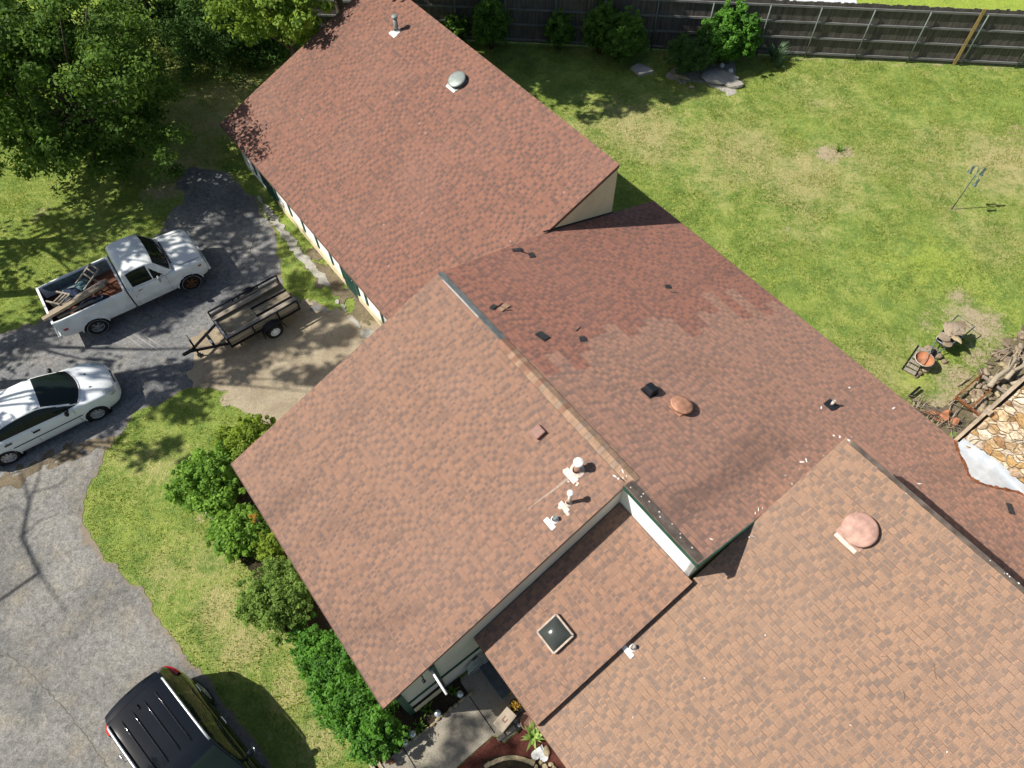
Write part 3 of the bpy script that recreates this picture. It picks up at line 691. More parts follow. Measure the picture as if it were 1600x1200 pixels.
# cream ledge, vertical green battens and dark doors on the garage front
doorU = [(-16.35, -15.50), (-22.25, -21.30)]
segs = [(-24.0, -22.25), (-21.30, -16.35), (-15.50, -10.95)]
for a, b in segs:
    if a < -22: continue
    wall_box('masonry_ledge', a, b, VA - 0.055, VA - 0.002, 0, 0.36, 'cream')
for a, b in doorU:
    d = wall_box('door', a, b, VA - 0.045, VA - 0.003, 0.02, 1.92, 'dkgreen')
    for e in (a - 0.05, b + 0.05):
        wall_box('door_frame', e - 0.05, e + 0.05, VA - 0.06, VA - 0.001, 0.37, 1.95, 'green')
    MB().blob((0, 0, 0), (0.06, 0.06, 0.06), 1, 1, 0.0).build('door_handle', M['grey_metal'], d, loc=L(b - 0.09, VA - 0.075, 1.0))
for u in (-20.2, -19.2, -18.2, -17.2, -14.9, -13.9, -12.9, -11.9, -23.0):
    wall_box('batten', u - 0.055, u + 0.055, VA - 0.035, VA - 0.001, 0.365, zp(PA, VA) - 0.16, 'green')
for a, b in ((-19.15, -18.25), (-13.85, -12.95)):
    w_ = wall_box('window', a + .1, b - .1, VA - 0.02, VA - 0.0015, 1.0, 1.7, 'glass')
MB().bar(L(-24.35, 4.905, zp(PA, 4.92) - 0.045), L(-12.35, 4.905, zp(PA, 4.92) - 0.045), 0.028, 0.06).build('fascia', M['drip'], house)
# main block
prism_u('gable_wall', -3.70, -3.575, [(-0.62, 0), (-0.62, zp(PC, -0.62) - .135), (5.62, zp(PC, 5.62) - .135), (5.62, 0)], 'grey_wall')
prism_u('gable_wall', -10.80, -10.66, [(-0.62, 0), (-0.62, zp(PC, -0.62) - .135), (VR, zp(PC, VR) - .135), (13.9, zp(PD, 13.9) - .135), (13.9, 0)], 'grey_wall')
wall_box('front_wall', -10.66, -3.70, -0.62, -0.47, 0, zp(PC, -0.62) - .14, 'grey_wall')
wall_box('back_wall', -11.17, 10.0, 13.75, 13.9, 0, zp(PD, 13.9) - .14, 'grey_wall')
MB().bar(L(-10.85, -0.935, zp(PC, -0.92) - 0.075), L(-3.55, -0.935, zp(PC, -0.92) - 0.075), 0.028, 0.15).build('fascia', M['drip'], house)
# step wall between the main roof and the entry roof, and its return
zc = lambda v: zp(PD, v)
wb = MB(); wallpoly(wb, [(-3.575, 5.62, 3.4), (-1.44, 5.62, 3.4), (-1.44, 5.62, zc(5.62) - .13), (-3.575, 5.62, zc(5.62) - .13)])
wb.build('step_wall', M['white_wall'], house)['label'] = 'bright white step wall between the upper roof and the entry roof'
prism_u('step_wall', -1.56, -1.44, [(5.62, 3.6), (5.62, zc(5.62) - .13), (7.6, zc(7.6) - .13), (7.6, 3.9)], 'grey_wall')
prism_u('clerestory_wall', -1.33, -1.22, [(7.3, zp(PD, 7.3) - .2), (7.3, zp(PF, 7.3) - .135), (9.75, zp(PF, 9.75) - .135), (9.75, zp(PD, 9.75) - .2)], 'grey_wall')
wall_box('clerestory_wall', -1.22, 9.9, 9.64, 9.75, zp(PD, 9.75) - .2, zp(PF, 9.64) - .14, 'grey_wall')
wall_box('entry_front_wall', -1.70, 9.9, 1.98, 2.12, 0, zp(PF, 2.0) - .14, 'grey_wall')
wall_box('entry_back_wall', -3.575, -1.70, 3.2, 3.34, 0, zp(PE, 3.2) - .15, 'grey_wall')
MB().bar(L(-3.52, 5.505, zc(5.52) - 0.055), L(-1.37, 5.505, zc(5.52) - 0.055), 0.024, 0.10).build('fascia', M['green'], house)
MB().bar(L(-1.365, 5.52, zc(5.52) - 0.085), L(-1.365, 7.42, zc(7.42) - 0.085), 0.028, 0.17).build('fascia', M['green'], house)
# weathered strip along the step edge
k0 = [(-3.52, 5.53), (-1.42, 5.53), (-1.42, 5.74), (-3.52, 5.80)]
MB().add([L(u, v, zc(v) + 0.012) for u, v in k0], [(0, 1, 2, 3)]).build('edge_strip', M['edge_strip'], house)
MB().bar(L(-1.20, 9.80, zp(PF, 9.80) + 0.012), L(9.9, 9.80, zp(PF, 9.80) + 0.012), 0.10, 0.02).build('ridge_flashing', M['edge_strip'], house)

# ridge caps: one mesh of overlapping bent shingles; the far end has lost them and shows its strip
u_gap = onplane(778, 536, PC)[0]
mb = MB(); u = u_gap
while u < -3.62:
    r = random.uniform(-0.012, 0.012); mi = random.choice((0, 0, 0, 1, 2)) if u > u_gap + 1.2 else random.choice((2, 2, 0))
    for s, P in ((-1, PC), (1, PD)):
        hv = 0.155 + random.uniform(-.006, .006)
        a = [L(u, VR + r * .3, zp(PC, VR) + 0.040), L(u + 0.20, VR + r * .3, zp(PC, VR) + 0.014),
             L(u + 0.20, VR + s * hv, zp(P, VR + s * hv) + 0.010), L(u, VR + s * hv, zp(P, VR + s * hv) + 0.034)]
        lo = [(p[0], p[1], p[2] - 0.022) for p in a]
        mb.add(a + lo, [(0, 1, 2, 3) if s < 0 else (3, 2, 1, 0)], mi)
        mb.add(a + lo, [(0, 4, 7, 3), (3, 7, 6, 2)], 3)
        e_ = [(p[0] - (0.012 if i in (0, 3) else 0.0), p[1], p[2] - .012) for i, p in enumerate([a[0], a[0], a[3], a[3]])]
        q = [(a[0][0] - .012, a[0][1], a[0][2] - .016), a[0], a[3], (a[3][0] - .012, a[3][1], a[3][2] - .016)]
        mb.add(q, [(0, 1, 2, 3)], 3)
    u += 0.145
mb.build('ridge_cap', [M['cap'], M['cap_b'], M['cap_c'], M['cap_gap']], house)
mb = MB()
for s, P, w_ in ((-1, PC, 0.02), (1, PD, 0.17)):
    mb.add([L(-10.84, VR, zp(PC, VR) + .014), L(u_gap, VR, zp(PC, VR) + .014), L(u_gap, VR + s * w_, zp(P, VR + s * w_) + .014), L(-10.84, VR + s * w_, zp(P, VR + s * w_) + .014)], [(0, 1, 2, 3) if s < 0 else (3, 2, 1, 0)])
mb.build('exposed_ridge_strip', M['felt'], house)
ua, ub = onplane(690, 440, PC)[0], onplane(744, 500, PC)[0]
MB().bar(L(ua, VR - 0.02, zp(PC, VR) + .016), L(ub, VR - 0.02, zp(PC, VR) + .016), 0.035, 0.012).build('metal_strip', M['dull_strip'], house)

# torn shingles
def patch(x, y, P, w, h, rot, mat, lift=0.012, name='torn_shingle'):
    p = onplane(x, y, P); c, s = math.cos(rot), math.sin(rot)
    pts = [(-w / 2, -h / 2), (w / 2, -h / 2), (w / 2 + .01, h / 2), (-w / 2 + .015, h / 2)]
    mb = MB(); q = []
    for i, (a, b) in enumerate(pts):
        uu, vv = p[0] + a * c - b * s, p[1] + a * s + b * c
        q.append(L(uu, vv, zp(P, vv) + lift + (0.02 if i in (1, 2) else 0)))
    lo = [(a, b, e - 0.008) for a, b, e in q]
    mb.add(q + lo, [(0, 1, 2, 3), (0, 4, 5, 1), (1, 5, 6, 2), (2, 6, 7, 3), (3, 7, 4, 0)])
    return mb.build(name, M[mat], house)
for (x, y, w, h, r) in [(808, 391, .30, .13, 1.3), (830, 399, .16, .20, 1.3), (817, 394, .05, .26, -.9), (770, 480, .13, .20, 0.5), (847, 525, .30, .24, .2), (910, 530, .17, .17, 1.2), (1043, 448, .17, .15, 1.1)]:
    patch(x, y, PD, w, h, r, 'torn')
for (x, y, w, h, r) in [(792, 485, .22, .03, 1.2), (902, 514, .03, .22, .35), (781, 476, .02, .18, 0.4), (1052, 457, .16, .03, 1.0), (1490, 480, .1, .03, 1.0)][:4]:
    patch(x, y, PD, w, h, r, 'edge_strip', 0.008)
patch(1578, 795, PD, .14, .32, .7, 'torn')
for (x, y, P, w, h, r) in [(790, 478, PD, .17, .15, 0.3), (783, 483, PD, .15, .15, .35)]:
    patch(x, y, P, w, h, r, 'cap', 0.010, 'loose_shingle')

def sub(o, parent, label=None):
    if label: o['label'] = label
    return o
def tilt(P):
    """roof-plane frame at slope P: local z along the normal"""
    n = Vector((0, -P[1], 1)).normalized(); x = Vector((1, 0, 0)); y = n.cross(x)
    return Matrix((x, y, n)).transposed().to_4x4()
def part_empty(name, x, y, P, label=None):
    p = onplane(x, y, P); e = empty(name, L(p[0], p[1], zp(P, p[1])), 0, house)
    if label: e['label'] = label
    return e
def dome_vent(x, y, P, r, mat, flange, label):
    e = part_empty('roof_vent', x, y, P, label); T = tilt(P)
    mb = MB(); mb.box(T @ Vector((0, -r * .12, 0.015)), (r * (1.75 if flange else 1.35), r * (1.75 if flange else 1.35), 0.02), M=T); 
    f = mb.build('base_flange', M[mat], e)
    sd_ = -1 if P[1] > 0 else 1
    if flange:
      mb = MB(); mb.box(T @ Vector((0, -r * 1.13, 0.014)), (r * 1.5, 0.085, 0.016), M=T); mb.build('flange_lip', M[flange], e)
    MB().lathe([(r * .72, .01), (r * .72, .12)], 28, M=T).build('throat', M['blackp'], e)
    prof = [(r * .95, .105), (r * 1.03, .115), (r * 1.05, .13), (r * 1.02, .15), (r * .92, .165), (r * .62, .185), (r * .3, .195), (0.0, .198)]
    MB().lathe(prof, 40, M=T).build('dome_cap', M[mat], e)
    MB().lathe([(r * .98, .158), (r * .965, .166), (r * .93, .168)], 40, M=T).build('cap_ring', M[mat], e)
    return e
dome_vent(716, 128, PA, 0.30, 'galv', 'white', 'grey green domed vent on the garage wing roof')
dome_vent(1062, 638, PD, 0.27, 'terra_vent', None, 'terracotta painted domed vent on the back slope')
dome_vent(1342, 829, PF, 0.335, 'pink', 'palepink', 'large pink painted domed vent on the right roof')

def box_vent(x, y, P, w, mat, hgt, label, slope=0.0):
    e = part_empty('box_vent', x, y, P, label); T = tilt(P)
    MB().box((0, 0, .012), (w * 1.25, w * 1.25, .02), M=T).build('base_flange', M[mat], e)
    mb = MB(); mb.box(T @ Vector((0, 0, hgt / 2 + .02)), (w, w, hgt), M=T, bev=0.025); mb.build('hood', M[mat], e)
    if slope:
        mb = MB(); mb.box(T @ Vector((0, -w * .1, hgt + .035)), (w * .95, w * .7, .03), M=T, bev=.01); mb.build('louvre', M[mat], e)
box_vent(842, 676, PC, 0.27, 'brownp', 0.10, 'flat brown box vent on the front slope')
box_vent(1015, 612, PD, 0.27, 'blackp', 0.14, 'black box vent on the back slope', 1)

def pipe_vent(x, y, P, r, h, mat, flange, label, cap=None, capr=1.6, caph=.06, smear=0):
    e = part_empty('vent_pipe', x, y, P, label); T = tilt(P)
    MB().tube([(0, 0, -.03), (0, 0, h)], r, 18).build('pipe', M[mat], e)
    if cap:
        MB().lathe([(r * capr * .9, h - .02), (r * capr, h), (r * capr, h + caph), (r * capr * .9, h + caph + .012), (0, h + caph + .02)], 26).build('cap', M[cap], e)
    else:
        MB().lathe([(r * 1.08, h - .01), (r * 1.08, h + .015), (r * .78, h + .015), (r * .78, h - .08), (0, h - .08)], 18).build('rim', M['galv'], e)
    MB().lathe([(r * 2.0, .01), (r * 1.5, .03), (r * 1.15, .07), (r * 1.05, .09)], 20, M=T).build('boot', M[flange], e)
    w = r * 2 + .17
    mb = MB(); mb.box(T @ Vector((-.01, -w * .55, .012)), (w * 1.1, w * .45, .016), M=T)
    if smear:
        for k in range(7):
            mb.blob(T @ Vector((random.uniform(-w * .7, w * .7), random.uniform(-w * .95, -w * .3), .012)), (random.uniform(.05, .12), random.uniform(.03, .09), .02), k, 1, .3)
    mb.build('flashing', M[flange], e)
    return e
pipe_vent(902, 735, PC, .085, .36, 'pink', 'palepink', 'fat vent pipe with a white cap near the ridge end', 'white', 1.32, .06, 1)
pipe_vent(889, 786, PC, .040, .50, 'palepink', 'palepink', 'slim pale vent pipe with a round white cap', 'white', 1.75, .05, 1)
pipe_vent(867, 812, PC, .045, .13, 'galv', 'white', 'short open vent pipe on a white flashing')
pipe_vent(620, 49, PA, .075, .50, 'galv', 'white', 'grey vent pipe near the top of the garage wing roof', 'galv', 1.45, .06)
pipe_vent(989, 1012, PF, .040, .12, 'palepink', 'white', 'short open vent pipe beside the dark roof step')
e = pipe_vent(1299, 633, PD, .04, .22, 'palepink', 'blackp', 'small pale pipe on a black flashing on the back slope')
MB().box((0, .02, .02), (.30, .26, .012), M=tilt(PD)).build('flashing', M['blackp'], e)

# skylight
e = part_empty('skylight', 869, 990, PE, 'square smoked dome skylight in a pale frame'); T = tilt(PE)
mb = MB(); w = .56
for a, b in (((-w / 2, -w / 2), (w / 2, -w / 2)), ((w / 2, -w / 2), (w / 2, w / 2)), ((w / 2, w / 2), (-w / 2, w / 2)), ((-w / 2, w / 2), (-w / 2, -w / 2))):
    A = T @ Vector((a[0], a[1], .06)); B = T @ Vector((b[0], b[1], .06)); mb.bar(A, B, .05, .12, up=T @ Vector((0, 0, 1)))
mb.build('skylight_frame', M['sky_frame'], e)
n = 14; vs = []; fs = []
for i in range(n + 1):
    for j in range(n + 1):
        a, b = i / n * 2 - 1, j / n * 2 - 1
        z = .12 + .11 * ((1 - abs(a) ** 2.4) * (1 - abs(b) ** 2.4)) ** .7
        vs.append(T @ Vector((a * w * .475, b * w * .475, z)))
for i in range(n):
    for j in range(n): fs.append((i * (n + 1) + j, (i + 1) * (n + 1) + j, (i + 1) * (n + 1) + j + 1, i * (n + 1) + j + 1))
MB().add(vs, fs, 0, True).build('skylight_dome', M['dome_glass'], e)

# blobs of white sealant and chalk streak
def daub(lst, P, seed):
    for i, (x, y, a, b, r) in enumerate(lst):
        p = onplane(x, y, P); mb = MB(); mb.blob((0, 0, 0), (a * .8, b * .75, .02), seed + i, 1, .3, rz=r)
        mb.build('sealant', M['sealant'], house, loc=L(p[0], p[1], zp(P, p[1]) + .012))
rr = random.Random(5)
lst = [(960, 744, .16, .05, .3), (973, 737, .14, .05, -.4), (966, 748, .07, .06, 0), (979, 744, .05, .05, 0)]
for x, y in [(985, 762), (1002, 776), (1005, 772), (1030, 800), (1031, 808), (1063, 834), (1063, 840), (1081, 856), (1110, 842), (1014, 784), (1050, 819), (973, 747)]: lst.append((x, y, .045, .04, 0))
lst += [(1185, 796, .16, .03, -.9), (1180, 802, .08, .03, -.9), (1112, 843, .08, .04, .6)]
for i in range(6):
    t = rr.random(); lst.append((1320 - 135 * t + rr.uniform(-12, 6), 672 + 128 * t + rr.uniform(-8, 8), rr.uniform(.02, .07), rr.uniform(.015, .03), rr.uniform(0, 3)))
for i in range(3): lst.append((rr.uniform(1220, 1590), rr.uniform(600, 830), rr.uniform(.03, .08), rr.uniform(.02, .04), rr.uniform(0, 3)))
for x, y, a in [(1252, 722, .20), (1260, 720, .16), (1396, 638, .22), (1437, 756, .16), (1327, 606, .1), (1283, 637, .12)]: lst.append((x, y, a, .05, rr.uniform(0, 3)))
lst = [q for q in lst if not (onplane(q[0], q[1], PD)[0] > -1.45 and onplane(q[0], q[1], PD)[1] < 10.05)]
daub(lst, PD, 100)
lst = [(1175, 838, .12, .02, .8), (1170, 839, .05, .05, 0), (1326, 688, .10, .05, .2), (1312, 683, .10, .05, 2.4), (1303, 681, .07, .05, .4)]
for i in range(14):
    t = rr.random(); lst.append((1325 + 270 * t + rr.uniform(-4, 1), 690 + 222 * t + rr.uniform(0, 6), rr.uniform(.03, .06), .035, 0))
for i in range(5): lst.append((rr.uniform(900, 1580), rr.uniform(960, 1180), .05, .03, rr.uniform(0, 3)))
daub(lst, PF, 200)
daub([(rr.uniform(430, 900), rr.uniform(100, 420), .05, .035, 0) for _ in range(9)], PA, 300)
# twigs fallen on the roof
def twig_on(x, y, P, l, rot, mat='twig', r=.0035):
    p = onplane(x, y, P); mb = MB(); pts = []
    for i in range(4):
        t = i / 3 - .5; uu = p[0] + l * t * math.cos(rot) + random.uniform(-.02, .02); vv = p[1] + l * t * math.sin(rot) + random.uniform(-.02, .02)
        pts.append(L(uu, vv, zp(P, vv) + .014))
    mb.tube(pts, r, 5)
    o = mb.build('twig', M[mat], None); o.matrix_world = house.matrix_basis.copy()
    return o
twigs = [(874, 1068, PE, .34, .3, 'wood_tan', 'pale twig lying on the entry roof below the skylight'), (850, 956, PE, .14, 1.2, 'twig', 'thin dark twig on the entry roof above the skylight'),
         (1105, 915, PF, .16, 1.0, 'twig', 'short dark twig beside the step corner on the right roof'), (1460, 1048, PF, .28, -.6, 'twig', 'bent brown twig on the open lower right roof'),
         (1423, 1037, PF, .18, .9, 'twig', 'straight brown twig left of the bent one on the right roof'), (1060, 937, PF, .2, .4, 'twig', 'curled twig just right of the dark roof step'),
         (1374, 1025, PF, .2, .8, 'twig', 'brown twig below the large pink vent on the right roof'), (1412, 1086, PF, .16, -.5, 'twig', 'small dark twig lowest of the twigs on the right roof'), (702, 990, PC, .2, .2, 'twig', 'dark twig near the right edge of the front slope')]
for (x, y, P, l, r, m_, lab) in twigs: tag(twig_on(x, y, P, l, r, m_), lab, 'twig', 'twigs fallen on the roofs')

# ---- chimney with its sheet-metal saddle
cu0, cu1, cv0, cv1 = 0.24, 2.7, 14.36, 15.5
ch = empty('chimney', L((cu0 + cu1) / 2, (cv0 + cv1) / 2, 0), 0, house); ch['label'] = 'broad chimney faced with tan and cream flagstones'
cl = lambda u, v, z: (u - (cu0 + cu1) / 2, v - (cv0 + cv1) / 2, z)
# stones stand out by different amounts
mb = MB(); ht = 7.2
for (a, b, fl) in (((cu0, cv0), (cu1, cv0), 0), ((cu1, cv0), (cu1, cv1), 1), ((cu1, cv1), (cu0, cv1), 0), ((cu0, cv1), (cu0, cv0), 1)):
    nx, nz = 50, 120
    vs = []; uvs = []; fs = []
    nrm = Vector((b[1] - a[1], -(b[0] - a[0]), 0)).normalized()
    ln = math.hypot(b[0] - a[0], b[1] - a[1])
    for i in range(nx + 1):
        for j in range(nz + 1):
            t = i / nx; z = ht * j / nz
            uu = a[0] + (b[0] - a[0]) * t; vv = a[1] + (b[1] - a[1]) * t
            n_ = 0.0 if i in (0, nx) else (float(vnoise(t * ln, z, .22, 3)) - .5) * .10
            vs.append(cl(uu + nrm.x * n_, vv + nrm.y * n_, z)); uvs.append((t * ln + fl * 5, z))
    for i in range(nx):
        for j in range(nz):
            k = i * (nz + 1) + j; fs.append((k, k + nz + 1, k + nz + 2, k + 1))
    mb.add(vs, fs, 0, False, uvs)
mb.add([cl(cu0, cv0, ht), cl(cu1, cv0, ht), cl(cu1, cv1, ht), cl(cu0, cv1, ht)], [(0, 1, 2, 3)], 0, uvs=[(0, 0), (1, 0), (1, 1), (0, 1)])
mb.build('stone_facing', M['stone'], ch)
MB().bar(cl(cu0 - .115, cv0 + .02, 0.0), cl(cu0 - .115, cv0 + .02, ht), .085, .10).build('corner_board', M['beige_trim'], ch)
MB().bar(cl(cu0 - .035, cv0 + .10, 0.0), cl(cu0 - .035, cv0 + .10, ht), .07, .10).build('gap_shade_bar', M['black_trim'], ch)  # black bar stands in for the shade between corner board and stone
MB().box(cl(cu0 - .10, cv0 + .0, 3.95), (.17, .16, .14)).build('strap', M['beige_trim'], ch)
# saddle: ridge from the chimney face up-slope to a point, two valleys, upstand against the stone
zD = lambda v: zp(PD, v)
pk = L(1.08, 13.47, zD(13.47) + .02)
rg = L(1.18, cv0 - .03, zD(13.75) + .02)
lf = [L(0.13, 14.30, zD(14.30) + .015), L(0.36, 14.0, zD(14.0) + .015), L(0.70, 13.72, zD(13.72) + .015), L(.92, 13.48, zD(13.48) + .015)]
rt = [L(1.32, 13.62, zD(13.62) + .015), L(1.62, 13.92, zD(13.92) + .015), L(1.9, 14.22, zD(14.22) + .015), L(2.05, 14.31, zD(14.31) + .015)]
bl = L(.22, cv0 - .03, zD(14.33) + .03); br = L(2.1, cv0 - .03, zD(14.33) + .03)
mb = MB(); mb.add([rg, bl] + lf + [pk], [(0, 1, 2), (0, 2, 3), (0, 3, 4), (0, 4, 5), (0, 5, 6)]); mb.add([rg, pk] + rt + [br], [(0, 1, 2), (0, 2, 3), (0, 3, 4), (0, 4, 5), (0, 5, 6)])
up1 = [(bl[0], bl[1], bl[2] + .22), (rg[0], rg[1], rg[2] + .16), (br[0], br[1], br[2] + .22)]
mb.add([bl, rg, up1[1], up1[0]], [(0, 1, 2, 3)]); mb.add([rg, br, up1[2], up1[1]], [(0, 1, 2, 3)])
mb.build('saddle_flashing', M['metal_sheet'], house)['label'] = 'pale galvanised saddle flashing with a rusty edge behind the chimney'
mb = MB(); edge = lf + [pk] + rt
for a, b in zip(edge[:-1], edge[1:]):
    n_ = 5
    for i in range(n_):
        A = Vector(a).lerp(Vector(b), i / n_); B = Vector(a).lerp(Vector(b), (i + 1) / n_)
        mb.bar(A + Vector((0, 0, .006)), B + Vector((0, 0, .006)), random.uniform(.03, .10), .012)
mb.build('rusty_edge', M['rust'], house)

# ---- entry side of the main block
gw = -3.572
def gbox(name, v0, v1, z0, z1, d, mat, parent=house): return wall_box(name, gw, gw + d, v0, v1, z0, z1, mat, parent)
gbox('trim_board', -0.60, 3.18, 1.24, 1.34, .03, 'green')
gbox('corner_board', -0.63, -0.48, 0.1, zp(PC, -.62) - .2, .032, 'green')
gbox('wall_panel', -0.48, 0.30, 0.16, 0.62, .05, 'beige_wall')
gbox('batten', 0.30, 0.42, 0.1, zp(PC, .3) - .2, .035, 'green')
gbox('batten', 1.75, 1.87, 0.1, zp(PE, 1.8) - .3, .036, 'green')
gbox('trim_board', -0.48, 0.30, .63, .66, .055, 'black_trim')
# flood lamp under the rake
fl = empty('flood_lamp', L(gw, 0.08, 2.72), 0, house); fl['label'] = 'small black flood lamp on the gable wall'
MB().tube([(0, 0, 0), (.07, 0, 0)], .014, 8).build('bracket', M['black_metal'], fl)
MB().lathe([(.0, 0), (.03, .015), (.04, .08), (.03, .085), (0, .075)], 14, c=(.07, -.02, -.02), M=Matrix.Rotation(R_(70), 4, 'Y')).build('lamp_head', M['black_metal'], fl)
# pole bracket sticking out of the wall
pa = uvz(at(671, 1043, 2.72)); pb = uvz(at(698, 1085, 2.78))
pe = empty('flagpole', L(gw, pa[1], pa[2]), 0, house); pe['label'] = 'short white pole on a bracket standing out from the gable wall'
MB().tube([(0.03, 0, 0), (pb[0] - gw, pb[1] - pa[1], pb[2] - pa[2])], .028, 10).build('pole', M['white'], pe)
MB().box((.03, 0, 0), (.05, .09, .14)).build('wall_bracket', M['grey_metal'], pe)
# hose hung in loops on the wall
mb = MB()
for k in range(7):
    pts = []
    rr_ = .27 + .02 * k * (-1) ** k * .5
    for i in range(25):
        q = 2 * PI * i / 24
        pts.append((.06 + .018 * k, rr_ * math.cos(q), rr_ * .72 * math.sin(q) - .02 * k))
    mb.tube(pts, .014, 6, cap=False)
ho = empty('hose_reel', tuple(wd(gw + .02, 1.35, .58)), -(PI / 2 - PSI)); tag(ho, 'grey garden hose coiled in loops on the wall by the porch', 'hose')
mb.build('hose', M['hose'], ho)
MB().box((.04, 0, .05), (.08, .16, .12), bev=.01).build('hanger', M['black_metal'], ho)

# lap seam where the upper and lower courses of the back slope meet, and the chalky run below the fat vent
def ribbon(name, pts, P, w0, w1, mat, lift=.010):
    mb = MB(); q = [onplane(x, y, P) for x, y in pts]; n_ = len(q)
    for i, p in enumerate(q):
        d = q[min(i + 1, n_ - 1)] - q[max(i - 1, 0)]; d = d[:2] / np.linalg.norm(d[:2]); w = (w0 + (w1 - w0) * i / (n_ - 1)) / 2
        for sgn in (1, -1):
            u_, v_ = p[0] - d[1] * w * sgn, p[1] + d[0] * w * sgn; mb.v.append(L(u_, v_, zp(P, v_) + lift))
    for i in range(n_ - 1): mb.f.append((2 * i, 2 * i + 2, 2 * i + 3, 2 * i + 1)); mb.m.append(0); mb.sm.append(False)
    return mb.build(name, M[mat], house)
ribbon('lap_seam', [(869, 366), (900, 397), (930, 425), (960, 454), (992, 486)], PD, .05, .02, 'cap_c')
ribbon('chalky_streak', [(889, 746), (870, 762), (848, 778), (825, 795)], PC, .07, .015, 'chalk', .006)
# ================================================================== VEHICLES
def smst(a, b, x):
    t = min(max((x - a) / (b - a), 0.0), 1.0); return t * t * (3 - 2 * t)
def interp(tab, x):
    xs = [p[0] for p in tab]
    return float(np.interp(x, xs, [p[1] for p in tab]))
def cinterp(tab, x):
    """smooth table look-up (monotone-ish Catmull)"""
    xs = [p[0] for p in tab]; ys = [p[1] for p in tab]
    if x <= xs[0]: return ys[0]
    if x >= xs[-1]: return ys[-1]
    i = max(j for j in range(len(xs) - 1) if xs[j] <= x)
    h = xs[i + 1] - xs[i]; t = (x - xs[i]) / h
    d = [(ys[j + 1] - ys[j]) / (xs[j + 1] - xs[j]) for j in range(len(xs) - 1)]
    def m(j):
        if j == 0: return d[0]
        if j == len(xs) - 1: return d[-1]
        return 0.0 if d[j - 1] * d[j] <= 0 else 2 * d[j - 1] * d[j] / (d[j - 1] + d[j])
    return (2 * t ** 3 - 3 * t * t + 1) * ys[i] + (t ** 3 - 2 * t * t + t) * h * m(i) + (-2 * t ** 3 + 3 * t * t) * ys[i + 1] + (t ** 3 - t * t) * h * m(i + 1)

def wheel(parent, x, y, r, w, rim_mat, side, spokes=7, rim_r=0.68, letter=False):
    e = empty('wheel', (x, y, r), 0, parent)
    Rm = Matrix.Rotation(R_(90) * (-side), 4, 'X')      # local z points outwards
    prof = [(rim_r * r, -w / 2), (r * .93, -w / 2), (r * .985, -w * .40), (r, -w * .25), (r, w * .25), (r * .985, w * .40), (r * .93, w / 2), (r * .80, w * .515), (rim_r * r, w * .46)]
    t = MB(); t.lathe(prof, 32, M=Rm)
    t.build('tyre', M['tyre'], e)
    if letter:
        MB().lathe([(r * .87, w * .512), (r * .885, w * .513)], 32, M=Rm).build('white_stripe', M['white'], e)
    m = MB(); rr_ = rim_r * r
    m.lathe([(rr_, w * .44), (rr_ * .93, w * .40), (rr_ * .90, w * .18), (0, w * .16)], 28, M=Rm)
    for k in range(spokes):
        q = 2 * PI * k / spokes; a = Rm @ Vector((rr_ * .16 * math.cos(q), rr_ * .16 * math.sin(q), w * .37)); b = Rm @ Vector((rr_ * .93 * math.cos(q), rr_ * .93 * math.sin(q), w * .40))
        m.bar(a, b, rr_ * .30, .02, up=Rm @ Vector((0, 0, 1)))
    m.lathe([(rr_ * .24, w * .34), (rr_ * .24, w * .42), (rr_ * .15, w * .44), (0, w * .44)], 16, M=Rm)
    m.build('rim', M[rim_mat], e)
    return e

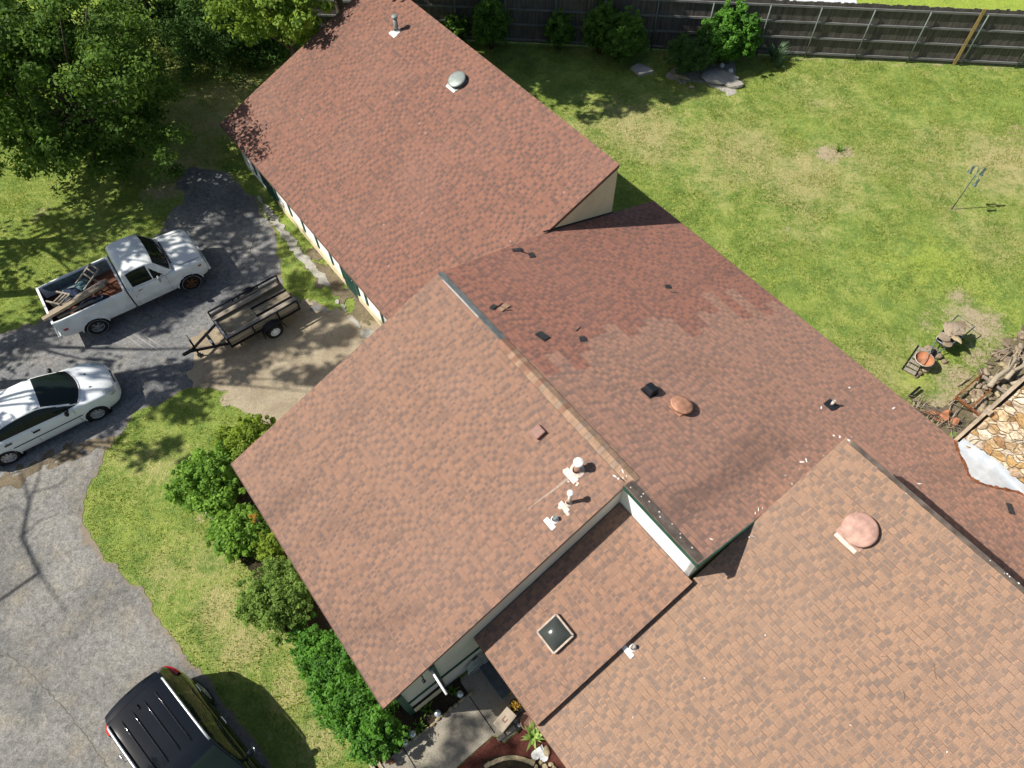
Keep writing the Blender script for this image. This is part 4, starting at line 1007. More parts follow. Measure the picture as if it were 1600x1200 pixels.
class CarBody:
    """lofted shell: lower body and glasshouse, both split into parts"""
    def __init__(s, root, paint, top, half, zb, axles, wr, frac=None, ys=None, n=150, lamp=None):
        s.root = root; s.top = top; s.half = half
        x0, x1 = half[0][0], half[-1][0]
        u = np.linspace(0, 1, n); sx = x0 + (x1 - x0) * (0.5 - 0.5 * np.cos(PI * u)) * 0.35 + (x1 - x0) * u * 0.65
        frac = frac or [0.0, 0.10, 0.24, 0.40, 0.52, 0.62, 0.74, 0.85, 0.93, 0.975, 0.995, 1.0, 1.0, 1.0]
        ys = ys or [0.92, 0.97, 0.99, 1.0, 1.0, 0.998, 0.99, 0.975, 0.95, 0.92, 0.87, 0.70, 0.40, 0.0]
        mb = MB(); k = len(frac); lamps = {1: MB(), -1: MB()}
        for sgn in (1, -1):
            vs = []; 
            for x in sx:
                W = cinterp(half, x); T = cinterp(top, x); B = interp(zb, x)
                for f, yy in zip(frac, ys):
                    z = B + (T - B) * f + (0.025 * (1 - (yy / .87) ** 2) if yy < .87 and f >= 1 else 0)
                    vs.append((x, sgn * W * yy, z))
            fs = []; lf_ = []
            for i in range(n - 1):
                for j in range(k - 1):
                    c = [(vs[a][0], vs[a][2]) for a in (i * k + j, (i + 1) * k + j + 1)]
                    cx = (c[0][0] + c[1][0]) / 2; cz = (c[0][1] + c[1][1]) / 2
                    if j < 8 and any((cx - ax) ** 2 + (cz - wr * 0.95) ** 2 < (wr * 1.14) ** 2 for ax in axles): continue
                    f = (i * k + j, (i + 1) * k + j, (i + 1) * k + j + 1, i * k + j + 1)
                    (lf_ if lamp and lamp(cx, abs(vs[f[0]][1]), cz, j) else fs).append(f if sgn < 0 else f[::-1])
            mb.add(vs, fs, 0, True)
            if lamp: lamps[sgn].add(vs, lf_, 0, True)
        # arch lips
        for ax in axles:
            for sgn in (1, -1):
                pts = []
                for q in np.linspace(-0.15, PI + 0.15, 22):
                    px_, pz = ax + wr * 1.145 * math.cos(q), wr * .95 + wr * 1.145 * math.sin(q)
                    pts.append((px_, sgn * cinterp(half, px_) * 0.992, max(pz, interp(zb, px_))))
                mb.tube(pts, .022, 6)
        s.body = mb.build('body', paint, root)
        if lamp:
            for q in (1, -1): lamps[q].build('headlight', M['lamp_clear'], root)
        mb = MB()
        for ax in axles: mb.box((ax, 0, wr * 1.0), (wr * 2.25, cinterp(half, ax) * 1.8, wr * 2.0))
        mb.box(((axles[0] + axles[1]) / 2, 0, interp(zb, 0) + .05), (abs(axles[0] - axles[1]) - wr * 2, cinterp(half, 0) * 1.75, .14))
        mb.build('underbody', M['black_trim'], root)

    def cabin(s, roof, belt, wb, tumble, zones, paint, glass, pillars, n=110, edge=0.93, curve=2.6, roofname='roof', ws_border=.045, bow=(0.0, 0.0), black=False):
        """roof [(x,z)]; belt [(x,z)]; wb [(x,half width)]; zones: windshield/backlight x ranges; pillars: list of (x0,x1) window ranges"""
        x0, x1 = roof[0][0], roof[-1][0]
        sx = np.linspace(x0, x1, n); ns, nt = 16, 22
        P = {}
        edge_y = {}
        for i, x in enumerate(sx):
            h = cinterp(roof, x); zb_ = cinterp(belt, x); h = max(h, zb_ + .004)
            he = zb_ + (h - zb_) * edge; W = cinterp(wb, x); ye = W - (he - zb_) * tumble
            for j in range(ns + 1):
                t = j / ns; z = zb_ + (he - zb_) * t
                bul = .018 * math.sin(PI * t) * min(1, (he - zb_) / .3)
                P[i, j] = (x, W + (ye - W) * t + bul, z, he - zb_, ye)
            for j in range(1, nt + 1):
                t = j / nt; y = ye * (1 - t); z = he + (h - he) * (1 - (y / max(ye, 1e-6)) ** curve)
                P[i, ns + j] = (x, y, z, he - zb_, ye)
            for j in range(ns + nt + 1):
                p = P[i, j]; k_ = 1 - min(1, (p[1] / max(W, .01)) ** 2)
                P[i, j] = (p[0] + k_ * (bow[0] * smst(.0, x1, x) - bow[1] * smst(0, -x0, -x)), p[1], p[2], p[3], p[4])
        groups = {}
        for i in range(n - 1):
            for j in range(ns + nt):
                a, b, c, d = P[i, j], P[i + 1, j], P[i + 1, j + 1], P[i, j + 1]
                cx = (sx[i] + sx[i + 1]) / 2; cz = sum(p[2] for p in (a, b, c, d)) / 4; cy = sum(p[1] for p in (a, b, c, d)) / 4
                zb_ = cinterp(belt, cx); hh = (a[3] + b[3]) / 2
                g = 'roof'
                if j < ns:
                    if black and zb_ + .018 < cz < zb_ + hh - .026 and pillars[-1][0] - .03 < cx < pillars[0][1] + .05: g = 'framep'
                    if cz > zb_ + .045 and cz < zb_ + hh - .05:
                        if black and pillars[-1][0] - .03 < cx < pillars[0][1] + .05: g = 'framep'
                        for k, (p0, p1, s0, s1) in enumerate(pillars):
                            # window edges may lean: x limit shifts with height
                            f = (cz - zb_) / .4
                            if p0 + s0 * f < cx < p1 + s1 * f: g = 'side%d' % k
                else:
                    if black and zones['ws'][0] - .03 < cx < zones['ws'][1] + .12 and cy < (a[4] - ws_border * .35): g = 'frame'
                    if zones.get('ws') and zones['ws'][0] < cx < zones['ws'][1] and cy < (a[4] - ws_border): g = 'ws'
                    if zones.get('bl') and zones['bl'][0] < cx < zones['bl'][1] and cy < (a[4] - ws_border): g = 'bl'
                groups.setdefault(g, []).append((i, j))
        names = {'roof': roofname, 'ws': 'windshield', 'bl': 'rear_window'}
        for g, cells in groups.items():
            sides = (1, -1)
            def make(sg, nm, mat):
                mb = MB()
                for sgn in sg:
                    idx_ = {}; vs = []; fs = []
                    for (i, j) in cells:
                        f = []
                        for q in ((i, j), (i + 1, j), (i + 1, j + 1), (i, j + 1)):
                            if q not in idx_: idx_[q] = len(vs); p = P[q]; vs.append((p[0], sgn * p[1], p[2]))
                            f.append(idx_[q])
                        fs.append(tuple(f) if sgn < 0 else tuple(f[::-1]))
                    mb.add(vs, fs, 0, True)
                mb.build(nm, mat, s.root)
            if g == 'framep':
                make((1,), 'window_pillar', M['black_trim']); make((-1,), 'window_pillar', M['black_trim'])
            elif g == 'frame': make((1, -1), 'windshield_surround', M['black_trim'])
            elif g == 'roof': make((1, -1), roofname, paint)
            elif g in ('ws', 'bl'): make((1, -1), names[g], glass)
            else:
                make((1,), 'side_window', glass); make((-1,), 'side_window', glass)
        s.P = P

def mirror_part(root, x, y, z, mat, sgn, stalk=True, d=(.10, .17, .13)):
    mb = MB(); mb.blob((x, y, z), (d[0] * 1.2, d[1], d[2]), 3, 2, .03)
    mb.bar((x + .03, y - sgn * d[1] * .4, z - .03), (x + .05, y - sgn * (d[1] * .4 + .10), z - .05), .04, .03)
    for i in range(len(mb.sm)): mb.sm[i] = True
    mb.build('wing_mirror', mat, root)

# ---------------------------------------------------------------- white saloon
pf, pr = at(160, 651), at(22, 720)
hd = math.atan2(pf[1] - pr[1], pf[0] - pr[0])
ctr = (pf + pr) / 2 + np.array([-math.sin(hd), math.cos(hd), 0]) * 0.76
car = thing('sedan', 'white four-door saloon car with dark glass parked below the pickup truck', 'car', (ctr[0], ctr[1], 0.008), hd)
half = [(-2.26, .02), (-2.25, .30), (-2.22, .50), (-2.15, .66), (-2.0, .77), (-1.7, .835), (-1.2, .857), (0, .860), (1.1, .857), (1.55, .83), (1.85, .765), (2.03, .66), (2.13, .52), (2.18, .34), (2.195, .02)]
top = [(-2.26, .74), (-2.2, .93), (-2.05, 1.00), (-1.6, 1.02), (-1.0, 1.0), (0, .985), (.8, .97), (1.2, .925), (1.6, .86), (1.9, .775), (2.08, .68), (2.17, .58), (2.195, .50)]
zb = [(-2.26, .34), (-2.0, .26), (-1.6, .22), (1.6, .20), (2.0, .20), (2.195, .26)]
cb = CarBody(car, M['car_white'], top, half, zb, (-1.31, 1.31), .31, n=190, lamp=lambda x, y, z, j: 1.78 < x < 2.10 and 6 <= j <= 10 and y > .30 and x > 1.78 + .16 * (10 - j) / 4)
roof = [(-1.72, 1.02), (-1.55, 1.10), (-1.25, 1.25), (-.95, 1.36), (-.6, 1.42), (-.2, 1.44), (.05, 1.435), (.25, 1.39), (.5, 1.27), (.8, 1.10), (1.02, .985), (1.1, .955)]
belt = [(-1.72, .99), (-1.0, .985), (0, .955), (1.1, .925)]
wbt = [(-1.72, .66), (-1.3, .76), (-.8, .80), (.3, .805), (.8, .77), (1.1, .70)]
cb.cabin(roof, belt, wbt, .46, {'ws': (.27, .96), 'bl': (-1.62, -1.02)}, M['car_white'], M['glass_g'], [(-.28, .95, 0, 0), (-1.12, -.36, 0, 0), (-1.42, -1.15, .1, 0)], bow=(.20, .10), black=True)
for sg in (1, -1):
    mirror_part(car, .72, sg * .93, 1.0, M['black_trim'], sg, d=(.11, .19, .14))
    for x in (-.22, -1.02):
        MB().bar((x - .1, sg * .872, .83), (x + .1, sg * .872, .835), .03, .035).build('door_handle', M['black_trim'], car)
    MB().bar((-1.0, sg * .866, .60), (1.0, sg * .864, .58), .02, .022).build('side_moulding', M['black_trim'], car)
    for x in (.88, -.32, -1.05):
        MB().bar((x, sg * .8595, .36), (x, sg * .842, .92), .012, .008).build('door_seam', M['grey_metal'], car)
    MB().box((-2.17, sg * .56, .80), (.14, .26, .16), rz=-sg * .5).build('tail_light', M['lamp_red'], car)
    MB().bar((.22, sg * .575, 1.405), (-1.0, sg * .575, 1.355), .015, .01).build('roof_seam', M['black_trim'], car)
    for x in (1.31, -1.31): wheel(car, x, sg * .76, .31, .19, 'alloy', sg, 9, .66)
MB().box((2.175, 0, .60), (.03, .5, .07)).build('grille', M['black_trim'], car)
MB().box((2.17, 0, .70), (.02, .08, .06)).build('badge', M['chrome'], car)
for y in (-.28, .28): MB().box((1.55, y, .905), (.06, .03, .012)).build('washer_nozzle', M['black_trim'], car)

# ---------------------------------------------------------------- black SUV
ph = R_(-43.5)
rc = (at(177, 1121, 1.75) + at(240, 1068, 1.75)) / 2
suv = thing('suv', 'glossy black sport utility vehicle with silver roof rails and red tail lamps', 'car', (0, 0, 0.008), ph)
fwd = np.array([math.cos(ph), math.sin(ph), 0])
o_ = rc - np.array([0, 0, rc[2]]) + fwd * 1.90
suv.location = (o_[0], o_[1], 0.008)
half = [(-2.42, .02), (-2.41, .35), (-2.36, .62), (-2.24, .82), (-2.0, .93), (-1.5, .965), (0, .97), (1.3, .965), (1.9, .92), (2.2, .80), (2.35, .60), (2.42, .3), (2.43, .02)]
top = [(-2.42, .95), (-2.36, 1.14), (-2.2, 1.18), (-1.0, 1.16), (.2, 1.14), (.95, 1.12), (1.5, 1.08), (2.05, 1.0), (2.3, .88), (2.40, .74), (2.43, .62)]
zb = [(-2.42, .42), (-2.0, .34), (-1.4, .30), (1.5, .28), (2.1, .28), (2.43, .34)]
cs = CarBody(suv, M['car_black'], top, half, zb, (-1.45, 1.45), .39)
roof = [(-2.33, 1.165), (-2.28, 1.25), (-2.14, 1.47), (-2.02, 1.64), (-1.90, 1.715), (-1.3, 1.755), (-.6, 1.765), (-.15, 1.755), (.15, 1.71), (.5, 1.54), (.85, 1.34), (1.1, 1.19), (1.25, 1.12)]
belt = [(-2.33, 1.15), (-1.0, 1.13), (1.25, 1.08)]
wbt = [(-2.33, .74), (-2.15, .83), (-1.6, .91), (.5, .91), (1.0, .87), (1.25, .80)]
cs.cabin(roof, belt, wbt, .34, {'ws': (.18, 1.16), 'bl': (-2.27, -2.05)}, M['car_black'], M['glass_g'], [(-.30, .98, 0, -.3), (-1.28, -.38, 0, 0), (-2.0, -1.36, .2, 0)], edge=.93, curve=3.0, bow=(.16, .05), black=False)
zr = lambda x: cinterp(roof, x)
for sg in (1, -1):
    pts = [(-1.86, sg * .685, zr(-1.86) - .02)] + [(x, sg * (.70 - .0 * x), zr(x) + .015) for x in np.linspace(-1.8, -.1, 10)] + [(.02, sg * .69, zr(0.02) - .04)]
    MB().tube(pts, .026, 8).build('roof_rail', M['silver'], suv)
    for x in (-1.36, -.34):
        MB().tube([(x - .11, sg * .985, .985), (x - .09, sg * 1.015, .99), (x + .09, sg * 1.015, .99), (x + .11, sg * .985, .985)], .016, 6).build('door_handle', M['chrome'], suv)
    mb = MB(); vs = []
    for i in range(8):
        t = .30 + .70 * i / 7; x = -2.415 + .50 * t ** 1.5
        W = cinterp(half, x)
        for j in range(4):
            z = .90 + .25 * j / 3; vs.append((x - .012, sg * (W * (1.0 - .02 * j / 3) + .016), z + .03 * t))
    fs = [(i * 4 + j, (i + 1) * 4 + j, (i + 1) * 4 + j + 1, i * 4 + j + 1) for i in range(7) for j in range(3)]
    # top of the lamp
    b0 = len(vs); 
    for i in range(8): vs.append((vs[i * 4 + 3][0] + .03, vs[i * 4 + 3][1] * .92, vs[i * 4 + 3][2] + .012))
    fs += [(i * 4 + 3, (i + 1) * 4 + 3, b0 + i + 1, b0 + i) for i in range(7)]
    mb.add(vs, [f if sg < 0 else f[::-1] for f in fs], 0, True); mb.build('tail_light', M['lamp_red'], suv)
    mirror_part(suv, .72, sg * 1.06, 1.16, M['car_black'], sg, d=(.12, .22, .17))
    MB().tube([(.68, sg * 1.16, 1.20), (.74, sg * 1.17, 1.21), (.79, sg * 1.14, 1.20)], .012, 6).build('mirror_trim', M['chrome'], suv)
    for x in (1.45, -1.45): wheel(suv, x, sg * .86, .39, .25, 'alloy', sg, 5, .70)
    MB().bar((.98, sg * .962, .4), (.98, sg * .955, 1.08), .012, .008).build('door_seam', M['black_trim'], suv)
    MB().box((2.2, sg * .62, .86), (.24, .34, .12), rz=-sg * .5, bev=.03).build('headlight', M['lamp_clear'], suv)
for y in (-.42, -.15, .15, .42):
    MB().tube([(-1.72, y, zr(-1.72) - .012)] + [(x, y, zr(x) + .012 - .05 * (abs(y) / .7) ** 3) for x in np.linspace(-1.62, -.34, 12)] + [(-.24, y, zr(-.24) - .012)], .020, 8).build('roof_rib', M['car_black'], suv)
mb = MB(); vs = []; fs = []
for i, (x, dz) in enumerate(((-1.90, .004), (-2.00, -.002), (-2.10, -.014), (-2.13, -.03))):
    for j in range(11):
        y = -.70 + 1.40 * j / 10; vs.append((x - .05 * (1 - (y / .7) ** 2) , y * (1 - .03 * i), 1.715 + dz - .05 * abs(y / .7) ** 3))
for i in range(3):
    for j in range(10): fs.append((i * 11 + j, (i + 1) * 11 + j, (i + 1) * 11 + j + 1, i * 11 + j + 1))
mb.add(vs, fs, 0, True); mb.add([(a, b, c - .03) for a, b, c in vs], [f[::-1] for f in fs], 0, True); mb.build('rear_spoiler', M['car_black'], suv)
mb = MB(); mb.add([(-1.76, -.03, zr(-1.76) - .01), (-1.76, .03, zr(-1.76) - .01), (-1.60, .02, zr(-1.6) - .005), (-1.60, -.02, zr(-1.6) - .005), (-1.74, 0, zr(-1.74) + .075), (-1.71, 0, zr(-1.71) + .075)], [(0, 4, 1), (0, 3, 5, 4), (1, 4, 5, 2), (2, 5, 3)]); mb.build('antenna_fin', M['black_trim'], suv)
MB().bar((-2.43, -.5, .55), (-2.43, .5, .55), .06, .12, bev=.02).build('rear_bumper', M['black_trim'], suv)
MB().box((-2.44, 0, .86), (.03, .36, .11), bev=.01).build('number_plate_recess', M['black_trim'], suv)
MB().bar((-2.41, -.35, 1.0), (-2.41, .35, 1.0), .03, .03).build('tailgate_strip', M['black_trim'], suv)
for y in (-.3, .15):
    MB().bar((1.16, y, 1.15), (1.02, y + .5, 1.22), .02, .015).build('wiper', M['black_trim'], suv)
MB().box((.55, .05, 1.46), (.06, .20, .05), bev=.01).build('rear_view_mirror', M['white'], suv)

# ---------------------------------------------------------------- old pickup
pf, pr = at(305, 450), at(160, 519)
hd = math.atan2(pf[1] - pr[1], pf[0] - pr[0])
ctr = (pf + pr) / 2 + np.array([-math.sin(hd), math.cos(hd), 0]) * 0.86
TRK = thing('pickup_truck', 'old white pickup truck with an open bed full of timber and scrap', 'pickup truck', (ctr[0], ctr[1], 0.006), hd)
XW = 1.62
# front clip + cab lower + bed outer sides as one loft
half = [(-2.62, .90), (-2.55, .945), (-2.3, .975), (-1.0, .985), (-.2, .985), (.8, .98), (1.6, .975), (2.1, .955), (2.28, .90), (2.36, .80), (2.40, .02)]
top = [(-2.62, 1.25), (-.25, 1.25), (-.2, 1.235), (.4, 1.20), (.9, 1.165), (1.3, 1.145), (1.9, 1.115), (2.2, 1.07), (2.32, .98), (2.40, .86)]
zb = [(-2.62, .52), (-2.2, .46), (-.2, .40), (1.0, .38), (2.2, .42), (2.40, .48)]
n = 140; sx = np.linspace(-2.62, 2.40, n)
prof = [(0.0, .93), (.10, .965), (.22, .975), (.30, 1.0), (.42, 1.0), (.55, .985), (.62, .985), (.70, 1.0), (.84, .992), (.93, .975), (.98, .955)]
def truck_side(mb, sgn, xa, xb, close):
    """close: True adds the top (bonnet)"""
    X = [x for x in sx if xa <= x <= xb]
    if X[0] > xa + 1e-3: X = [xa] + X
    if X[-1] < xb - 1e-3: X = X + [xb]
    pr_ = prof + ([(.995, .90), (1.0, .82), (1.0, .55), (1.0, .25), (1.0, 0.0)] if close else [(1.0, .945), (1.0, .905), (.985, .895), (.60, .88), (.34, .87)])
    k = len(pr_); vs = []
    for x in X:
        W = cinterp(half, x); T = cinterp(top, x); B = interp(zb, x)
        for f, yy in pr_:
            z = B + (T - B) * f
            if close and f >= 1.0: z += .035 * (1 - (yy / .82) ** 2) - (.014 if yy > .5 and yy < .83 else 0)
            vs.append((x, sgn * W * yy, z))
    fs = []
    for i in range(len(X) - 1):
        for j in range(k - 1):
            a, c = vs[i * k + j], vs[(i + 1) * k + j + 1]; cx, cz = (a[0] + c[0]) / 2, (a[2] + c[2]) / 2
            if j < 10 and any((cx - ax) ** 2 + (cz - .36) ** 2 < .43 ** 2 for ax in (-XW, XW)): continue
            f = (i * k + j, (i + 1) * k + j, (i + 1) * k + j + 1, i * k + j + 1); fs.append(f if sgn < 0 else f[::-1])
    mb.add(vs, fs, 0, True)
    for ax in (-XW, XW):
        if xa < ax < xb:
            pts = [(ax + .435 * math.cos(q), sgn * cinterp(half, ax + .435 * math.cos(q)) * .99, max(.36 + .435 * math.sin(q), interp(zb, ax))) for q in np.linspace(-.05, PI + .05, 22)]
            mb.tube(pts, .024, 6)
mb = MB()
for sg in (1, -1): truck_side(mb, sg, -.23, 2.40, True)
body = mb.build('body', M['truck_white'], TRK)
mb = MB()
for sg in (1, -1): truck_side(mb, sg, -2.60, -.28, False)
mb.bar((-.30, -.9, 1.23), (-.30, .9, 1.23), .07, .06); mb.bar((-.285, -.95, .85), (-.285, .95, .85), .03, .80)
mb.build('bed_side', M['truck_white'], TRK)
mb = MB(); mb.bar((-2.60, -.90, .92), (-2.60, .90, .92), .05, .60); mb.bar((-2.60, -.92, 1.23), (-2.60, .92, 1.23), .07, .05); mb.build('tailgate', M['truck_white'], TRK)
MB().box((-1.44, 0, .70), (2.25, 1.74, .05)).build('bed_floor', M['bed_rust'], TRK)
for sg in (1, -1):
    MB().bar((-2.55, sg * .862, .95), (-.34, sg * .862, .95), .012, .48).build('bed_inner_side', M['bed_in'], TRK)
    MB().box((-XW, sg * .74, .80), (.86, .24, .20), bev=.05).build('wheel_tub', M['bed_in'], TRK)
MB().box((-2.565, 0, .95), (.012, 1.7, .5)).build('tailgate_inner', M['black_trim'], TRK)
MB().bar((-2.70, -.92, .60), (-2.70, .92, .60), .10, .14, bev=.03).build('rear_bumper', M['chrome'], TRK)
MB().bar((2.37, -.86, .55), (2.37, .86, .55), .10, .16, bev=.03).build('front_bumper', M['truck_white'], TRK)
mb = MB(); mb.box((2.385, 0, .88), (.06, 1.3, .18)); mb.build('grille', M['grey_metal'], TRK)
mb = MB(); mb.box((.55, 0, .55), (3.6, 1.5, .3)); mb.box((-1.6, 0, .5), (2.0, 1.0, .22)); 
for ax in (-XW, XW): mb.box((ax, 0, .50), (.84, 1.66, .42))
mb.build('underbody', M['black_trim'], TRK)
# cab
roof = [(-.215, 1.24), (-.20, 1.52), (-.16, 1.70), (-.05, 1.79), (.2, 1.825), (.55, 1.815), (.78, 1.76), (.86, 1.71), (.98, 1.55), (1.12, 1.36), (1.24, 1.20), (1.28, 1.16)]
belt = [(-.215, 1.235), (.4, 1.20), (1.28, 1.15)]
wbt = [(-.215, .91), (0, .945), (.7, .945), (1.1, .92), (1.28, .86)]
tb = CarBody.__new__(CarBody); tb.root = TRK
tb.cabin(roof, belt, wbt, .30, {'ws': (.86, 1.245), 'bl': (-.21, -.17)}, M['truck_white'], M['glass'], [(-.02, .62, 0, 0), (.66, 1.02, 0, -.32)], edge=.94, curve=3.2, roofname='cab_roof', bow=(.10, 0))
for sg in (1, -1):
    MB().bar((.0, sg * .86, 1.19 + .04), (.6, sg * .86, 1.19 + .04), .05, .1).build('seat_back', M['blue_seat'], TRK)
    for x in (-.09, 1.02): MB().bar((x, sg * .975, .48), (x, sg * .965, 1.18), .012, .012).build('door_seam', M['grey_metal'], TRK)
    MB().bar((-.245, sg * .95, .45), (-.245, sg * .955, 1.22), .03, .03).build('bed_gap', M['black_trim'], TRK)
    MB().bar((.06, sg * .99, 1.06), (.20, sg * .99, 1.06), .02, .025).build('door_handle', M['grey_metal'], TRK)
    m_ = MB(); m_.box((.80, sg * 1.10, 1.26), (.05, .14, .20), bev=.01); m_.tube([(.80, sg * 1.10, 1.18), (.86, sg * .97, 1.12)], .012, 6); m_.tube([(.80, sg * 1.10, 1.3), (.98, sg * .95, 1.18)], .010, 6); m_.build('wing_mirror', M['grey_metal'], TRK)
    MB().box((2.13, sg * .965, .93), (.10, .02, .05)).build('side_marker', M['amber'], TRK)
    MB().box((-2.40, sg * .965, .86), (.13, .03, .07)).build('side_marker', M['lamp_red'], TRK)
    MB().lathe([(.10, 0), (.11, .02), (.06, .035), (0, .04)], 18, c=(2.375, sg * .72, .88), M=Matrix.Rotation(R_(90), 4, 'Y')).build('headlight', M['lamp_clear'], TRK)
    MB().bar((1.30, sg * .80, 1.178), (2.25, sg * .765, 1.085), .014, .012).build('bonnet_seam', M['grey_metal'], TRK)
    for x, rm, sp in ((XW, 'brown_rim', 6), (-XW, 'grey_metal', 6)): wheel(TRK, x, sg * .84, .36, .24, rm, sg, sp, .58, letter=True)
MB().bar((1.31, -.78, 1.195), (1.31, .78, 1.195), .012, .008).build('bonnet_seam', M['grey_metal'], TRK)
mb = MB()
for k in range(12): mb.box((1.37, -.55 + .1 * k, 1.200 + .012 * (1 - ((-.55 + .1 * k) / .6) ** 2)), (.06, .07, .012))
mb.build('cowl_vent', M['black_trim'], TRK)
MB().bar((1.32, 0, 1.203), (2.28, 0, 1.105), .010, .006).build('bonnet_crease', M['truck_white'], TRK)

# load in the bed (each piece a thing)
TM = Matrix.Translation(TRK.location) @ Matrix.Rotation(hd, 4, 'Z')
def on_truck(name, mb, mat, label, cat, group=None):
    o = mb.build(name, M[mat], None); o.matrix_world = TM; tag(o, label, cat, group); return o
tl = [((-2.78, -.66, 1.34), (-.72, -.36, 1.34), .15, .10, 'wood_tan', 'long pale timber sticking out over the truck tailgate'),
      ((-2.55, -.50, 1.28), (-.62, -.20, 1.30), .17, .10, 'wood_grey', 'grey timber lying beside the long pale timber in the truck bed'),
      ((-2.42, -.64, 1.16), (-1.25, -.56, 1.10), .08, .06, 'wood_grey', 'short thin grey batten nearest the right side of the truck bed'),
      ((-2.30, -.72, 1.05), (-1.70, -.66, 1.06), .05, .05, 'rust', 'rusty bar tucked against the right side of the truck bed')]
for a, b, w, h, m_, lab in tl: on_truck('timber', MB().bar(a, b, w, h, bev=.012), m_, lab, 'timber', 'timbers in the truck bed')
mb = MB(); mb.blob((-1.40, -.50, .92), (.9, .5, .36), 4, 3, .12); mb.blob((-1.05, -.55, .96), (.5, .4, .3), 9, 3, .12); on_truck('tarpaulin', mb, 'blue_bag', 'crumpled navy tarpaulin under the timbers in the truck bed', 'tarpaulin')
mb = MB(); mb.blob((-1.80, .28, .90), (.75, .6, .40), 5, 3, .12); on_truck('tarpaulin', mb, 'blue_bag', 'dark crumpled tarpaulin in the middle of the truck bed behind the chair frames', 'tarpaulin')
mb = MB(); mb.blob((-1.40, .42, .98), (.45, .40, .26), 6, 3, .12); on_truck('plastic_sheet', mb, 'teal_bag', 'pale teal plastic sheet bunched by the left side of the truck bed', 'plastic sheet')
mb = MB(); mb.bar((-1.35, -.60, 1.10), (-.98, -.62, 1.12), .05, .05); mb.bar((-.98, -.62, 1.12), (-.96, -.45, 1.16), .05, .06); on_truck('folding_seat', mb, 'grey_metal', 'blue grey metal seat frame beside the pale timber end', 'seat frame')
def chair_frame(c, rz, lab, s=1.0, lean=.5):
    """bare wooden chair frame thrown on its side"""
    mb = MB(); R3 = Matrix.Rotation(rz, 4, 'Z') @ Matrix.Rotation(lean, 4, 'X'); q = lambda x, y, z: R3 @ Vector((x * s, y * s, z * s)) + Vector(c)
    for x in (-.22, .22):
        mb.bar(q(x, -.2, -.20), q(x, -.2, .25), .045); mb.bar(q(x, .2, -.20), q(x, .2, .62), .045)
        mb.bar(q(x, -.2, .22), q(x, .2, .22), .04); mb.bar(q(x, -.2, 0.0), q(x, .2, 0.0), .03)
    for y, z in ((-.2, .22), (.2, .22), (.2, .60), (.2, .42), (-.2, 0)): mb.bar(q(-.22, y, z), q(.22, y, z), .04)
    return on_truck('chair_frame', mb, 'wood_grey', lab, 'chair frame', 'chair frames in the truck bed')
chair_frame((-2.20, .10, 1.06), .5, 'bare wooden chair frame by the truck tailgate', 1.0, 1.25)
chair_frame((-1.20, .28, 1.06), 1.9, 'bare wooden chair frame nearer the cab, beside the pale timber end', 1.0, 1.2)

# ---------------------------------------------------------------- utility trailer
pw = at(433, 525); hdT = R_(37.5) + PI
ax_ = np.array([math.cos(hdT), math.sin(hdT), 0]); ly = np.array([-math.sin(hdT), math.cos(hdT), 0])
c0 = pw - ly * 0.86 + ax_ * 0.20          # local: +x towards the coupler, +y = its left side, nearest the camera
TR = thing('utility_trailer', 'small black steel utility trailer with a weathered plank deck', 'trailer', (c0[0], c0[1], 0.014), hdT)
XB, XF, HW, ZD = -1.28, 1.20, .70, .46
fr = MB()
for sg in (1, -1):
    fr.bar((XB, sg * HW, ZD - .02), (XF, sg * HW, ZD - .02), .06, .07)
for x in (XB, -.5, .35, XF): fr.bar((x, -HW, ZD - .05), (x, HW, ZD - .05), .05, .06)
fr.build('frame', M['black_metal'], TR)
for sg in (1, -1):
    rl = MB(); rl.bar((XB, sg * HW, ZD + .38), (XF, sg * HW, ZD + .38), .045, .045)
    for x in (XB, -.55, .35, XF): rl.bar((x, sg * HW, ZD), (x, sg * HW, ZD + .37), .045, .045)
    rl.build('side_rail', M['black_metal'], TR)
    MB().bar((XB + .03, sg * (HW - .05), ZD + .19), (XF - .02, sg * (HW - .05), ZD + .19), .03, .20).build('side_board', M['wood_grey'], TR)
    # mudguard and wheel
    mg = MB(); vs = []
    for q in np.linspace(-.1, PI + .1, 15):
        for y in (HW + .04, HW + .28): vs.append((-.20 + .38 * math.cos(q), sg * y, .30 + .38 * math.sin(q)))
    fs = [(2 * i, 2 * i + 2, 2 * i + 3, 2 * i + 1) for i in range(14)]
    mg.add(vs, fs, 0, True); mg.tube([vs[2 * i + 1] for i in range(15)], .018, 6); mg.build('mudguard', M['black_metal'], TR)
    wheel(TR, -.20, sg * (HW + .16), .29, .18, 'whitewheel', sg, 8, .58)
dk = MB()
for k in range(6):
    y = -HW + .12 + k * .232; dk.bar((XB, y, ZD + .035), (XF, y, ZD + .035), .218, .035)
dk.build('deck', M['wood_deck'], TR)
dk = MB()
for k in range(6):
    y = -HW + .13 + k * .23; dk.bar((.02, y, ZD + .080), (XF - .05, y, ZD + .080), .222, .035)
dk.build('deck_panel', M['wood_deck'], TR)
for y in (-.22, .16): MB().bar((XB - .02, y, ZD + .075), (.02, y, ZD + .075), .05, .05).build('tie_bar', M['black_metal'], TR)
MB().bar((XF - .02, -HW, ZD + .12), (XF - .02, HW, ZD + .12), .05, .12).build('front_rail', M['grey_metal'], TR)
tg = MB(); cp = (XF + 1.12, 0, .40)
for sg in (1, -1): tg.bar((XF - .05, sg * .52, ZD - .06), cp, .055, .075)
tg.bar((XF + .42, -.36, ZD - .06), (XF + .42, .36, ZD - .06), .09, .05); tg.build('tongue', M['black_metal'], TR)
MB().box((XF + .44, .08, ZD - .025), (.07, .16, .012)).build('plate', M['white'], TR)
